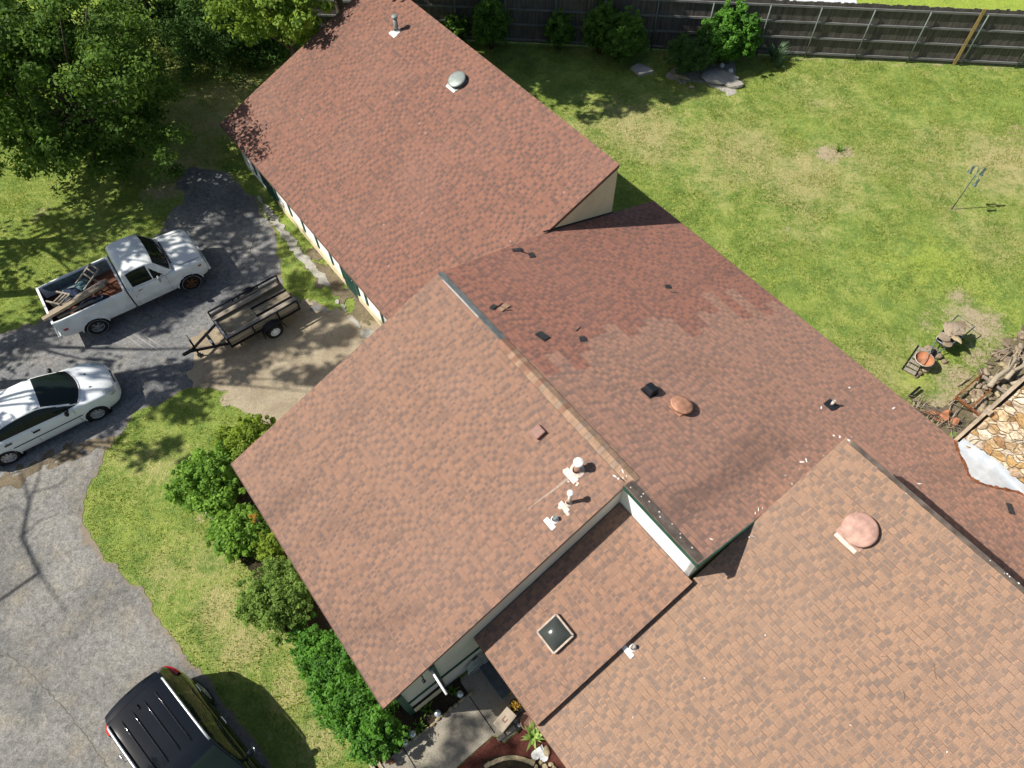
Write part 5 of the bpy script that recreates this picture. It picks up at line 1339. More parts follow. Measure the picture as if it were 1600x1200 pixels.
cpl = MB(); cpl.bar((XF + 1.02, 0, .42), (XF + 1.30, 0, .42), .10, .09, bev=.02); cpl.blob((XF + 1.32, 0, .42), (.13, .13, .12), 2, 2, .03); cpl.build('coupler', M['black_metal'], TR)
jk = MB(); jk.tube([(XF + .95, 0.0, .10), (XF + .95, 0, .86)], .03, 10); jk.tube([(XF + .95, 0, .84), (XF + .95, -.16, .84), (XF + .95, -.16, .95)], .012, 6); jk.box((XF + .95, 0, .05), (.14, .14, .02)); jk.build('jack', M['black_metal'], TR)
for sg in (1, -1): MB().box((XB - .02, sg * .60, ZD - .04), (.03, .14, .09)).build('tail_light', M['lamp_red'], TR)
RM = Matrix.Translation(TR.location) @ Matrix.Rotation(hdT, 4, 'Z')
def on_tr(name, mb, mat, lab, cat, group=None):
    o = mb.build(name, M[mat], None); o.matrix_world = RM; tag(o, lab, cat, group)
on_tr('plank', MB().bar((XB + .12, -HW + .20, ZD + .24), (XF + .02, -HW + .20, ZD + .20), .17, .045, bev=.006), 'wood_grey', 'long pale plank lying along the far rail of the trailer', 'plank', 'planks on the trailer')
on_tr('plank', MB().bar((XB - .02, HW - .15, ZD + .32), (XF - .05, HW - .15, ZD + .28), .19, .045, bev=.006), 'wood_grey', 'long grey plank lying along the near rail of the trailer above the wheel', 'plank', 'planks on the trailer')
# ================================================================== VEGETATION
def leaf_mesh(name, pts, nrm, size, mat, parent=None, tint=None, aspect=0.55, fold=True):
    """one small bent diamond per leaf"""
    n = len(pts)
    nrm = nrm / (np.linalg.norm(nrm, axis=1, keepdims=True) + 1e-9)
    ref = rng.normal(size=(n, 3)); a = np.cross(nrm, ref); a /= (np.linalg.norm(a, axis=1, keepdims=True) + 1e-9)
    b = np.cross(nrm, a)
    s = (size * rng.uniform(.65, 1.35, n))[:, None]
    V = np.empty((n, 4, 3))
    V[:, 0] = pts - a * s; V[:, 1] = pts + b * s * aspect - nrm * s * .15; V[:, 2] = pts + a * s * 1.0 - nrm * s * .25; V[:, 3] = pts - b * s * aspect - nrm * s * .15
    Fq = np.arange(n * 4).reshape(n, 4)
    tint = rng.random(n) if tint is None else np.clip(tint, 0, 1)
    return np_mesh(name, V.reshape(-1, 3), Fq, mat, parent, attrs={'tint': np.repeat(tint, 4)})

def clumps(centres, radii, per, squash=.75, updir=.55, centre=None, hang=0.0):
    """leaf positions spread through small clumps; normals lean outwards and upwards"""
    P = []; N = []; T = []
    for c, r in zip(centres, radii):
        m = max(4, int(per * rng.uniform(.7, 1.3)))
        d = rng.normal(size=(m, 3)); d /= np.linalg.norm(d, axis=1, keepdims=True)
        rad = r * rng.random(m) ** .45
        p = c + d * rad[:, None] * np.array([1, 1, squash]); p[:, 2] -= hang * rad * rng.random(m)
        P.append(p); N.append(d * .8 + np.array([0, 0, updir]) + rng.normal(size=(m, 3)) * .45)
        T.append(rng.random() * .55 + rng.random(m) * .45)
    return np.concatenate(P), np.concatenate(N), np.concatenate(T)

def limbs(name, base, height, tips, r0, mat, parent, lean=(0, 0), trunk_top=.45):
    mb = MB()
    top = Vector((lean[0] * height * trunk_top, lean[1] * height * trunk_top, height * trunk_top))
    pts = [Vector((0, 0, -.1)), Vector((0, 0, .2)), top * .5 + Vector((random.uniform(-.1, .1), random.uniform(-.1, .1), 0)), top]
    mb.tube(pts, [r0 * 1.35, r0, r0 * .85, r0 * .65], 10)
    t = mb.build('trunk', mat, parent)
    mb = MB()
    for k, tp in enumerate(tips):
        tp = Vector(tp); f = random.uniform(.45, 1.0); s = pts[2].lerp(top, f)
        mid = s.lerp(tp, .5) + Vector((random.uniform(-.3, .3), random.uniform(-.3, .3), random.uniform(.0, .5))) * (height * .06)
        rr_ = r0 * random.uniform(.25, .42)
        mb.tube([s, s.lerp(mid, .5), mid, mid.lerp(tp, .5), tp], [rr_, rr_ * .8, rr_ * .6, rr_ * .4, rr_ * .15], 6)
    if tips: mb.build('limb', mat, parent)

def tree(name, label, x, y, h, rad, mat, n_cl, per, leaf, r0=.16, crown_lo=.25, squash=1.0, group=None, cat='tree', clump_r=.16, shape='round', lean=(0, 0), z0=0.0, hollow=.35, aspect=.55):
    t = thing(name, label, cat, (x, y, z0), 0, group)
    cz = h * (crown_lo + 1) / 2; rz_ = h * (1 - crown_lo) / 2
    C = []; Rr = []
    while len(C) < n_cl:
        d = rng.normal(size=3); d /= np.linalg.norm(d)
        k = rng.uniform(hollow, 1.0) ** .6
        lump = 1 + .22 * math.sin(3.1 * math.atan2(d[1], d[0]) + x) + .14 * math.sin(5.3 * d[2] + y) + rng.normal() * .06
        p = np.array([d[0] * rad * k * lump, d[1] * rad * k * lump, cz + d[2] * rz_ * k * lump])
        if shape == 'cone':
            f = rng.random() ** 1.5; q = rng.uniform(0, 2 * PI); w = (1 - f) * rad * (rng.random() ** .35) * lump; p = np.array([math.cos(q) * w, math.sin(q) * w, h * (crown_lo + (1 - crown_lo) * f)])
        if p[2] < h * crown_lo * .8: continue
        p[:2] += np.array(lean) * p[2]
        C.append(p); Rr.append(rad * clump_r * rng.uniform(.7, 1.4))
    P, N, T = clumps(C, Rr, per)
    leaf_mesh('crown', P, N, leaf, mat, t, T, aspect)
    tips = [C[i] for i in rng.choice(len(C), min(len(C), max(6, n_cl // 14)), replace=False)]
    limbs(name, None, h, tips, r0, M['bark'], t, lean)
    return t

# ---- trees in view at the upper left
def tq(x, y, z): return at(x, y, z)[:2]
tree('broadleaf_tree', 'big dark green broadleaf tree beside the driveway in the upper left corner', *tq(118, 150, 3.4), 6.8, 3.55, M['lf_oak'], 330, 120, .080, .2, .10, clump_r=.135)
tree('broadleaf_tree', 'smaller broadleaf tree merging with the left side of the big dark green tree', *tq(0, 60, 3.6), 7.2, 3.3, M['lf_oak'], 320, 110, .085, .18, .2, clump_r=.16)
tree('broadleaf_tree', 'lime green tree whose branches reach the top edge of the garage wing roof', *tq(425, -32, 5.0), 6.6, 2.05, M['lf_lime'], 180, 100, .085, .15, .42, clump_r=.17)
tree('conifer_tree', 'dark feathery conifer behind the lawn between the big tree and the lime green tree', *tq(235, 20, 1.5), 6.0, 2.4, M['lf_cedar'], 210, 110, .10, .15, .06, shape='cone', aspect=.25, clump_r=.22)
tree('conifer_tree', 'dark conifer in deep shade left of the lime green tree', *tq(335, 30, 1.5), 6.5, 2.4, M['lf_cedar'], 220, 110, .10, .15, .06, shape='cone', aspect=.25, clump_r=.22)
tree('conifer_tree', 'dark conifer closest to the top of the garage wing roof', *tq(400, 30, 1.5), 4.0, 1.6, M['lf_cedar'], 140, 110, .10, .13, .06, shape='cone', aspect=.25, clump_r=.22)
# ---- trees off to the left and beyond the top edge, whose shade falls into view
for (x, y, h, r, n_, lab, gap, ln) in [
        (-21.8, 13.6, 14.0, 3.7, 27, 'tall tree west of the driveway shading the pickup truck', .38, (0, 0)),
        (-19.8, 10.4, 12.5, 2.4, 14, 'thin tall tree west of the white saloon car', .45, (0, 0)),
        (-22.3, 18.3, 14.0, 4.0, 66, 'tall tree west of the lawn, north of the one shading the truck', .36, (0, 0)),
        (-18.4, 12.2, 15.0, 2.1, 30, 'tall slender tree whose top shades the dirt patch', .60, (0, 0)),
        (-20.5, 16.0, 15.0, 2.2, 15, 'tall slender tree shading the end of the driveway', .58, (0, 0)),
        (-14.7, -4.25, 14.5, 1.5, 95, 'tall leaning tree whose top shades the porch walk', .80, (.10, .33)),
        (-6.8, 29.0, 13.0, 3.0, 190, 'tall tree behind the garage wing, beside the fence', .42, (0, 0)),
        (-4.0, 27.6, 14.0, 2.8, 180, 'tall tree behind the garage wing shading the back lawn', .42, (0, 0)),
        (-7.9, 27.9, 9.0, 1.6, 80, 'tree behind the top of the garage wing roof', .5, (0, 0))]:
    tree('broadleaf_tree', lab, x, y, h, r, M['lf_oak'], n_, 70 if h < 14.4 or r > 1.6 else 34, .14 if r > 1.6 else .085, .2, gap, clump_r=.2, lean=ln, group='trees outside the picture')
# a bare limb whose shadow forks over the driveway
bt = thing('bare_tree', 'bare forked tree left of the photo whose shadow lies on the pale driveway', 'tree', (-20.5, 4.0, 0))
def lift(x, y, z):
    g_ = at(x, y); k_ = z / math.tan(SUN_EL); return Vector((g_[0] - math.cos(SUN_AZ) * k_ + 20.5, g_[1] - math.sin(SUN_AZ) * k_ - 4.0, z))
mb = MB(); mb.tube([(0, 0, 0), (.1, .1, 4), lift(75, 905, 8.6) + Vector((-.3, -.8, -1.2))], [.10, .08, .045], 8); mb.build('trunk', M['bark'], bt)
mb = MB(); q0 = lift(75, 905, 8.6) + Vector((-.3, -.8, -1.2))
mb.tube([q0, lift(62, 895, 8.8), lift(35, 840, 9.2), lift(46, 785, 9.6)], [.045, .05, .05, .045], 8)
for (pp_, r) in (([(46, 785), (38, 750), (28, 730), (22, 700)], .034), ([(46, 785), (60, 750), (68, 715), (75, 690)], .03), ([(62, 895), (85, 930), (110, 960)], .03), ([(40, 800), (20, 790), (-5, 800)], .024), ([(48, 770), (90, 760), (118, 735), (135, 710)], .022), ([(35, 840), (60, 815), (85, 805)], .022), ([(65, 720), (95, 690)], .03)):
    mb.tube([lift(a_, b_, 9.4 + .2 * i) for i, (a_, b_) in enumerate(pp_)], [r * (1 - .22 * i) for i in range(len(pp_))], 6)
mb.build('limb', M['bark'], bt)
# ---- shrubs
def shrub(name, label, x, y, rx, ry, h, mat, n_cl, per, leaf, group=None, rz=0.0, z0=0.0, lo=.12, clump=.24, aspect=.5, updir=.7, cat='shrub', hollow=.55):
    t = thing(name, label, cat, (x, y, z0), rz, group)
    C = []; Rr = []
    r = min(rx, ry)
    while len(C) < n_cl:
        d = rng.normal(size=3); d /= np.linalg.norm(d); d[2] = abs(d[2]) * (1 if rng.random() < .8 else -.35)
        k = rng.uniform(hollow, 1.0)
        lump = 1 + .13 * math.sin(4 * math.atan2(d[1], d[0]) + x * 3) + rng.normal() * .07
        C.append(np.array([d[0] * rx * k * lump, d[1] * ry * k * lump, h * (.40 + .56 * d[2] * k * lump)])); Rr.append(min(r, .8) * clump * rng.uniform(.7, 1.35))
    for _ in range(max(6, n_cl // 9)):                 # shoots standing clear of the outline
        d = rng.normal(size=3); d /= np.linalg.norm(d); d[2] = abs(d[2]); k = rng.uniform(1.02, 1.20)
        C.append(np.array([d[0] * rx * k, d[1] * ry * k, h * (.40 + .58 * d[2] * k)])); Rr.append(r * clump * rng.uniform(.25, .5))
    T0 = rng.uniform(-.12, .12, len(C))
    P, N, T = clumps(C, Rr, per, .8, updir)
    ok = P[:, 2] > .02
    leaf_mesh('foliage', P[ok], N[ok], leaf, mat, t, T[ok], aspect)
    mb = MB()
    for k in range(7):
        q = rng.uniform(0, 2 * PI); mb.tube([(0.05 * math.cos(q), .05 * math.sin(q), 0), (rx * .35 * math.cos(q), ry * .35 * math.sin(q), h * .35), (rx * .6 * math.cos(q), ry * .6 * math.sin(q), h * .62)], [.02, .014, .006], 5)
    mb.build('stem', M['bark'], t)
    return t
# island and foundation planting
s1 = at(333, 752, .6); shrub('shrub', 'large fresh green shrub spreading out left of the front roof corner', s1[0] - .1, s1[1], 1.05, 1.0, 1.25, M['lf_shrub'], 210, 62, .055, cat='shrub')
s2 = at(395, 690, .6); shrub('shrub', 'yellow green shrub tucked under the upper left roof edge', s2[0] - .1, s2[1], .95, .80, 1.1, M['lf_yel'], 150, 62, .052)
s3 = at(372, 830, .55); shrub('shrub', 'light green rounded shrub just below the white rimmed pot', s3[0], s3[1], .80, .70, 1.0, M['lf_shrub'], 150, 62, .052)
s4 = at(418, 852, .5); shrub('shrub', 'low yellowing shrub squeezed between rounded shrubs against the roof edge', s4[0] + .05, s4[1], .45, .45, .85, M['lf_yel'], 60, 55, .05)
s4 = at(398, 812, .9); shrub('shrub', 'sprig of orange young leaves over the light green shrub', s4[0], s4[1], .10, .10, .4, M['lf_orange'], 5, 16, .05, z0=.75)
s5 = at(432, 935, .65); shrub('shrub', 'big grey green boxwood clipped into a loose ball', s5[0] + .05, s5[1], 1.0, .95, 1.30, M['lf_box'], 260, 60, .042, clump=.2, lo=.1)
hA, hB = at(500, 1010, .55), at(585, 1135, .55)
hc = (hA + hB) / 2; hr = math.atan2(hB[1] - hA[1], hB[0] - hA[0])
shrub('hedge', 'long glossy dark green hedge along the foot of the front roof', hc[0], hc[1], 1.75, .78, 1.15, M['lf_hedge'], 520, 66, .045, rz=hr, clump=.22, cat='hedge')
s6 = at(575, 1150, .5); shrub('hedge', 'dark green bush closing the lower end of the long hedge', s6[0] + .05, s6[1] + .08, .62, .58, 1.05, M['lf_hedge'], 120, 62, .045, cat='hedge')
# bushes along the fence
fb = [(715, 40, .55, 1.5, 'slim bush partly hidden by the roof, at the left end of the fence'), (768, 58, .85, 2.3, 'leafy bush by the fence, second from the left beside the garage roof'), (872, 62, .60, 1.75, 'narrow bush alone against the fence, left of the tallest pair'),
      (935, 70, .75, 2.3, 'tall upright bush against the fence, left half of the tallest pair'), (968, 92, .95, 2.2, 'broad bush standing above the square stone slab')]
for (x, y, r, h, lab) in fb:
    p = at(x, y + 4, 0); shrub('fence_bush', lab, p[0], min(p[1], FENCE(p[0]) - r * .6), r, r * .9, h, M['lf_fence'], int(95 * h * r) + 30, 62, .062, group=None, lo=.05, cat='bush')
p = at(1072, 112, 0); shrub('fence_bush', 'feathery dark green bush on the left of the rock bed', p[0], p[1], .95, .85, 1.6, M['lf_cedar'], 170, 85, .075, aspect=.18, cat='bush')
p = at(1128, 100, 0); shrub('fence_bush', 'tall glossy bush behind the rock bed with leaves catching the sun', p[0], p[1], 1.15, 1.0, 2.5, M['lf_hedge'], 260, 62, .075, cat='bush')

def blades(name, label, x, y, n, h, spread, w, mat, cat, tint0=0.0):
    t = thing(name, label, cat, (x, y, 0)); V = []; Fq = []; T = []
    for i in range(n):
        q = rng.uniform(0, 2 * PI); ln = h * rng.uniform(.65, 1.15); out = spread * rng.uniform(.3, 1.1); b0 = np.array([math.cos(q), math.sin(q), 0]); sd_ = np.array([-b0[1], b0[0], 0])
        org = b0 * rng.uniform(0, .06); k = len(V); tn = tint0 + rng.random() * (1 - tint0)
        for j, tt in enumerate((0, .35, .7, 1.0)):
            c = org + b0 * out * tt ** 1.6 + np.array([0, 0, ln * (tt - .25 * tt ** 3)]); ww = w * (1 - tt ** 2) * .5 + .002
            V += [c - sd_ * ww, c + sd_ * ww]; T += [tn, tn]
        for j in range(3): Fq.append((k + 2 * j, k + 2 * j + 1, k + 2 * j + 3, k + 2 * j + 2))
    np_mesh('leaf_blades', np.array(V), np.array(Fq), mat, t, attrs={'tint': np.array(T)})
    return t
p = at(1207, 96, 0); blades('iris_plant', 'clump of dark strap leaves at the foot of the fence', p[0], p[1], 60, .95, .62, .075, M['lf_iris'], 'plant')
p = at(1214, 106, 0); blades('iris_plant', 'small pale strap-leaved clump in front of the darker one', p[0], p[1], 16, .65, .40, .08, M['lf_iris'], 'plant', .7)
p = at(1244, 95, 0); blades('iris_plant', 'lone weedy tuft at the fence foot right of the strap-leaved clumps', p[0], p[1], 8, .25, .10, .03, M['lf_iris'], 'plant', .4)
p = at(1310, 236, 0); blades('grass_tussock', 'green tussock in the bare patch of the back lawn', p[0], p[1], 40, .22, .22, .03, M['lf_shrub'], 'plant')
p = at(833, 1150, .3); blades('hosta_plant', 'pale lime leafy plant at the edge of the entry roof', p[0], p[1], 34, .38, .34, .09, M['lf_hosta'], 'plant')

# ---- grass: short blades over the lawns in view, one mass
def grass(n):
    X = rng.uniform(-24, 28, n); Y = rng.uniform(-1, 30.5, n)
    keep = Y < FENCE(X) - .1
    for pl in (pad_pl, drv_pl):
        keep &= poly_sd(X, Y, pl) < -.03 + .25 * (vnoise(X, Y, .4, 2) - .45)
    keep &= poly_sd(X, Y, drt_pl) < .1 * (vnoise(X, Y, .5, 8) - .5)
    u = X * DU[0] + Y * DU[1]; v = X * DV[0] + Y * DV[1]
    inhouse = ((u > -10.7) & (u < 10) & (v > -.55) & (v < 13.8)) | ((u > -24) & (u < -10.7) & (v > 5.2) & (v < 12.3))
    keep &= ~inhouse
    # in view only
    d = np.stack([X, Y, np.zeros(n)], 1) - CAM; q = d @ RC
    fx_ = CX + F_PX * q[:, 0] / -q[:, 2]; fy_ = CY - F_PX * q[:, 1] / -q[:, 2]
    keep &= (fx_ > -60) & (fx_ < 1660) & (fy_ > -60) & (fy_ < 1260)
    keep &= vnoise(X, Y, .9, 4) * .6 + vnoise(X, Y, .25, 6) * .4 > rng.uniform(.25, .62, n)
    return X[keep], Y[keep]
gX, gY = grass(700000)
n = len(gX); q = rng.uniform(0, 2 * PI, n); h = rng.uniform(.03, .085, n) * (0.6 + .9 * vnoise(gX, gY, .7, 12)); w = rng.uniform(.006, .014, n)
lx, ly_ = rng.normal(0, .035, n), rng.normal(0, .035, n)
V = np.empty((n, 3, 3)); V[:, 0] = np.stack([gX - np.cos(q) * w, gY - np.sin(q) * w, np.zeros(n)], 1); V[:, 1] = np.stack([gX + np.cos(q) * w, gY + np.sin(q) * w, np.zeros(n)], 1); V[:, 2] = np.stack([gX + lx, gY + ly_, h], 1)
br = np.zeros(n)
tint = np.clip(.25 + .5 * vnoise(gX, gY, 1.1, 3) + rng.normal(0, .22, n), 0, 1)
gr = np_mesh('grass', V.reshape(-1, 3), np.arange(n * 3).reshape(n, 3), M['grass'], None, attrs={'tint': np.repeat(tint, 3)})
tag(gr, 'short rough grass over the lawns', 'grass', kind='stuff')
# ================================================================== YARD THINGS
# ---- fence
fx0, fx1 = -9.0, 27.0
fdir = Vector((1, -0.1168, 0)).normalized(); fn = Vector((fdir.y, -fdir.x, 0))       # fn points towards the house
F0 = Vector((fx0, FENCE(fx0), 0)); flen = (fx1 - fx0) * math.hypot(1, .1168)
fen = thing('privacy_fence', 'tall weathered board fence on green steel posts along the back of the yard', 'fence', tuple(F0), math.atan2(fdir.y, fdir.x))
mb = MB(); s = 0.0; pr_ = random.Random(3)
while s < flen:
    w = pr_.uniform(.132, .148); hgt = 2.42 + pr_.uniform(-.035, .03)
    mb.box((s + w / 2, .03 + pr_.uniform(-.004, .004), hgt / 2 + .04), (w - .001, .018, hgt)); s += w
mb.build('picket_panel', M['wood_fence'], fen)
# posts stand where the photograph shows them
def fs_of(x, y): p = at(x, y); return (Vector((p[0], p[1], 0)) - F0).dot(fdir)
base = [fs_of(*q) for q in ((1017, 82), (1182, 89), (1257, 93), (1335, 97), (1417, 100.5), (1500, 102.5), (1585, 105))]
base = [base[0] - 4.35, base[0] - 2.2, base[0], base[0] + 2.3] + base[1:] + [base[-1] + 2.2, base[-1] + 4.4]
base = [base[0] - 2.2 * k for k in range(4, 0, -1)] + base
for b in base:
    if 0 < b < flen: MB().tube([(b, -.075, 0), (b, -.075, 2.28)], .032, 10).build('post', M['post'], fen)
for z in (.20, .90, 1.58, 2.26):
    MB().bar((0, -.02, z), (flen, -.02, z), .045, .085).build('rail', M['rail'], fen)
yb = fs_of(1490, 102)
MB().box((yb, -.012 + .006 - .05, 1.25), (.14, .018, 2.5)).build('repair_board', M['wood_new'], fen)['label'] = 'new yellow board nailed over the grey pickets'
pt = fs_of(1482, 66); MB().box((pt - .15, -.01, 1.18), (.11, .03, .10)).build('patch_block', M['wood_new'], fen)

# ---- stone slabs and rocks by the fence
def rock(name, label, x, y, d, mat, seed, z=0.0, rz=0.0, flat=False, cat='rock', group=None, rough=.16, zz=None):
    p = at(x, y, z); mb = MB(); mb.blob((0, 0, d[2] * .35), d, seed, 2, rough, flat=flat)
    o = mb.build(name, M[mat], None, loc=(p[0], p[1], zz if zz is not None else 0), rz=rz); return tag(o, label, cat, group)
p = at(1003, 111)
mb = MB(); pts = [(-.50, .12), (-.10, .46), (.42, -.02), (.47, -.16), (.36, -.22), (-.18, -.40)]
n = len(pts); mb.add([(a, b, .10) for a, b in pts] + [(a * 1.03, b * 1.03, 0) for a, b in pts], [tuple(range(n))[::-1]] + [(i, (i + 1) % n, n + (i + 1) % n, n + i) for i in range(n)])
tag(mb.build('stone_slab', M['slab_grey'], None, loc=(p[0], p[1], .01)), 'pale square stone slab lying on the shaded grass', 'stone slab')
rock('boulder', 'low wide grey boulder at the front of the rock bed', 1125, 124, (1.7, 1.0, .32), 'slab_grey', 11, rz=-.2, flat=True, group=None)
rock('boulder', 'pale flat boulder with a sharp corner at the right end of the rock bed', 1143, 134, (.95, .55, .28), 'slab_grey', 15, rz=-.3, flat=True)
rock('rock', 'white rock in the upper part of the rock bed under the tall bush', 1127, 107, (.22, .26, .2), 'whitestone', 12, zz=.10)
rock('rock', 'white rock lower right of the other one in the rock bed', 1140, 116, (.26, .22, .2), 'whitestone', 13, zz=.10)
rock('rock', 'small tan rock on the grass below the rock bed', 1080, 137, (.30, .18, .12), 'tanstone', 14)
rock('rock', 'long tan edging rock at the left foot of the rock bed', 1066, 122, (.75, .22, .16), 'tanstone', 16, rz=-.5)

# ---- bird feeder pole
p = at(1487, 327)
bf = thing('bird_feeder_pole', 'slim green bird feeder pole with hanging tube feeders on the back lawn', 'bird feeder', (p[0], p[1], 0))
MB().tube([(0, 0, 0), (0, 0, 1.80)], .018, 8).build('pole', M['wb_green'], bf)
for k, (dx, dy, hz) in enumerate(((-.18, .10, 1.95), (.22, .03, 1.90), (.06, -.20, 1.62))):
    pts = [(0, 0, hz - .30), (dx * .15, dy * .15, hz - .02), (dx * .5, dy * .5, hz + .05), (dx, dy, hz)]
    MB().tube(pts, .011, 6).build('hook', M['wb_green'], bf)
    MB().lathe([(.012, hz - .0), (.050, hz - .03), (.045, hz - .05), (.045, hz - .27), (.075, hz - .28), (.075, hz - .295), (.01, hz - .30)], 12, c=(dx, dy, 0)).build('feeder', M['wb_green'], bf)

# ---- wheelbarrow heaped with stones
A, B = at(1463, 545, .25), at(1492, 518, .45)
ang = math.atan2(B[1] - A[1], B[0] - A[0]); o = (A + B) / 2
wbw = thing('wheelbarrow', 'old grey wheelbarrow with green handles heaped with broken stones', 'wheelbarrow', (o[0], o[1], 0), ang)
mb = MB(); T0 = [(-.42, .20), (-.42, -.20), (.38, -.30), (.38, .30)]; B0 = [(-.25, .14), (-.25, -.14), (.25, -.2), (.25, .2)]
mb.add([(a, b, .60 if a > 0 else .56) for a, b in T0] + [(a, b, .30) for a, b in B0], [(4, 5, 6, 7), (0, 1, 5, 4), (1, 2, 6, 5), (2, 3, 7, 6), (3, 0, 4, 7)])
for i in range(4): mb.tube([(T0[i][0], T0[i][1], .60 if T0[i][0] > 0 else .56), (T0[(i + 1) % 4][0], T0[(i + 1) % 4][1], .60 if T0[(i + 1) % 4][0] > 0 else .56)], .015, 6)
mb.build('tray', M['grey_metal'], wbw)
for sg in (1, -1):
    MB().tube([(-.70, sg * .05, .20), (-.2, sg * .18, .29), (.45, sg * .28, .42), (.98, sg * .30, .55)], .02, 8).build('handle', M['wb_green'], wbw)
    MB().tube([(.30, sg * .22, .36), (.36, sg * .24, .02), (.18, sg * .22, .02), (.10, sg * .2, .3)], .015, 6).build('leg', M['grey_metal'], wbw)
MB().tube([(.98, .30, .55), (.98, -.30, .55)], .010, 6).build('handle', M['wb_green'], wbw)
e = empty('wheel', (-.66, 0, .19), 0, wbw); MB().lathe([(.11, -.04), (.17, -.045), (.19, 0), (.17, .045), (.11, .04)], 20, M=Matrix.Rotation(R_(90), 4, 'X')).build('tyre', M['tyre'], e)
MB().lathe([(.11, -.02), (.11, .02), (0, .03)], 16, M=Matrix.Rotation(R_(90), 4, 'X')).build('rim', M['grey_metal'], e)
stones = [(.30, .0, .78, .52, .50, .16, 'rubble', 'big flat grey stone on top of the wheelbarrow load by the handles'), (.05, .10, .74, .42, .30, .12, 'rubble', 'grey brown stone lying in the middle of the wheelbarrow load'),
          (-.02, -.16, .70, .44, .20, .12, 'tanstone', 'tan stone along the near side of the wheelbarrow'), (-.28, .08, .66, .40, .34, .12, 'rubble', 'broad grey slab at the front of the wheelbarrow load'),
          (-.36, -.14, .58, .30, .24, .12, 'rubble', 'dark stone tipped over the front corner of the wheelbarrow'), (.12, -.02, .84, .26, .14, .08, 'rubble', 'thin slate piece on top of the middle of the load')]
WM = Matrix.Translation(wbw.location) @ Matrix.Rotation(ang, 4, 'Z')
for i, (x, y, z, a, b, c, m_, lab) in enumerate(stones):
    mb = MB(); mb.blob((x, y, z), (a * 1.12, b * 1.12, c), 30 + i, 2, .38, rz=i * .7, flat=True); o_ = mb.build('stone', M[m_], None); o_.matrix_world = WM; tag(o_, lab, 'stone', 'stones in the wheelbarrow')
# ---- crate-like frame with planks, pot and rocks in front of the barrow
A = at(1422, 583, .1); ax2 = at(1447, 550, .1) - at(1412, 578, .1)
la = math.atan2(*(at(1433, 546, .2) - at(1412, 578, .0))[[1, 0]])
lad = thing('wooden_pallet', 'small worn plank pallet with dark side bars lying on the grass', 'pallet', tuple(at(1428, 568, 0)), la)
for sg in (1, -1): MB().bar((-.52, sg * .21, .10), (.50, sg * .19, .26), .04, .06).build('side_bar', M['black_metal'], lad)
mb = MB()
for k in range(6):
    x = -.45 + k * .18; mb.bar((x, -.2, .09 + .16 * (x + .5)), (x, .2, .09 + .16 * (x + .5)), .13, .03)
mb.build('slats', M['wood_grey'], lad)
p = at(1443, 563, .42)
pot = thing('terracotta_bowl', 'round pale rimmed bowl with a rusty red inside on the pallet', 'bowl', (p[0], p[1], .30))
MB().lathe([(.14, 0), (.24, .10), (.285, .20), (.30, .205), (.285, .215)], 28).build('bowl', M['pot_white'], pot)
MB().lathe([(.280, .21), (.22, .10), (.12, .06), (0, .05)], 28).build('inside', M['terracotta'], pot)
MB().bar((-.20, -.2, .215), (.24, .24, .225), .025, .02).build('stick', M['wood_grey'], pot)
for i, (x, y, d, lab) in enumerate([(1435, 585, .22, 'grey rock nearest the camera at the foot of the pallet'), (1444, 579, .26, 'grey rock right of the nearest one, below the bowl'), (1430, 589, .16, 'pale rock left of the others at the pallet foot'), (1475, 566, .20, 'dark rock in the shadow under the wheelbarrow front'), (1452, 575, .2, 'grey rock under the near side of the bowl'), (1455, 552, .34, 'broad grey stone on the ground between the bowl and the wheelbarrow'), (1448, 546, .28, 'grey brown stone behind the bowl at the top of the pallet'), (1462, 558, .30, 'tilted stone touching the wheelbarrow wheel')]):
    rock('rock', lab, x, y, (d, d * .8, d * .8), 'rubble', 50 + i, cat='rock', group='rocks round the pallet')

# ---- stone rubble, branches and rusty rack by the chimney
rs = random.Random(21)
def scatter_rocks(n, poly, lab, d0, d1, mats, group, z=0.0):
    pl = np.array(px(poly)); lo, hi = pl.min(0), pl.max(0); k = 0
    while k < n:
        x, y = rs.uniform(lo[0], hi[0]), rs.uniform(lo[1], hi[1])
        if poly_sd(np.array([x]), np.array([y]), pl)[0] < 0: continue
        d = rs.uniform(d0, d1); mb = MB(); mb.blob((0, 0, d * .2), (d, d * rs.uniform(.5, .9), d * rs.uniform(.35, .6)), 70 + k, 1, .25)
        o = mb.build('stone', M[rs.choice(mats)], None, loc=(x, y, z + rs.uniform(0, .05)), rz=rs.uniform(0, 6)); tag(o, lab, 'stone', group); k += 1
scatter_rocks(44, [(1500, 628), (1535, 594), (1556, 615), (1526, 652)], 'broken stone lying inside the rusty rack', .14, .30, ['rubble', 'tanstone', 'rubble', 'rubble'], 'stones in the rusty rack')
scatter_rocks(95, [(1535, 590), (1548, 560), (1580, 528), (1640, 500), (1660, 560), (1600, 600), (1560, 615)], 'stone in the rubble heap under the dead branches', .14, .34, ['rubble', 'tanstone', 'rubble', 'rubble'], 'stones under the dead branches')
A = at(1500, 626, .35); Bq = at(1529, 600, .35)
rk = thing('rusty_rack', 'long rusty iron rack with two cross bars full of stones', 'rack', tuple(at(1526, 622, 0)), math.atan2(Bq[1] - A[1], Bq[0] - A[0]))
for y in (-.62, -.10, .40):
    MB().bar((-.75, y, .30), (.62, y, .30), .05, .06).build('long_bar', M['rust'], rk)
for x in (-.72, .60):
    MB().bar((x, -.62, .27), (x, .40, .27), .07, .05).build('cross_bar', M['rust'] if x < 0 else M['wood_grey'], rk)
for x in (-.72, .58):
    for y in (-.60, .38): MB().bar((x, y, 0), (x, y, .28), .05, .05).build('leg', M['rust'], rk)
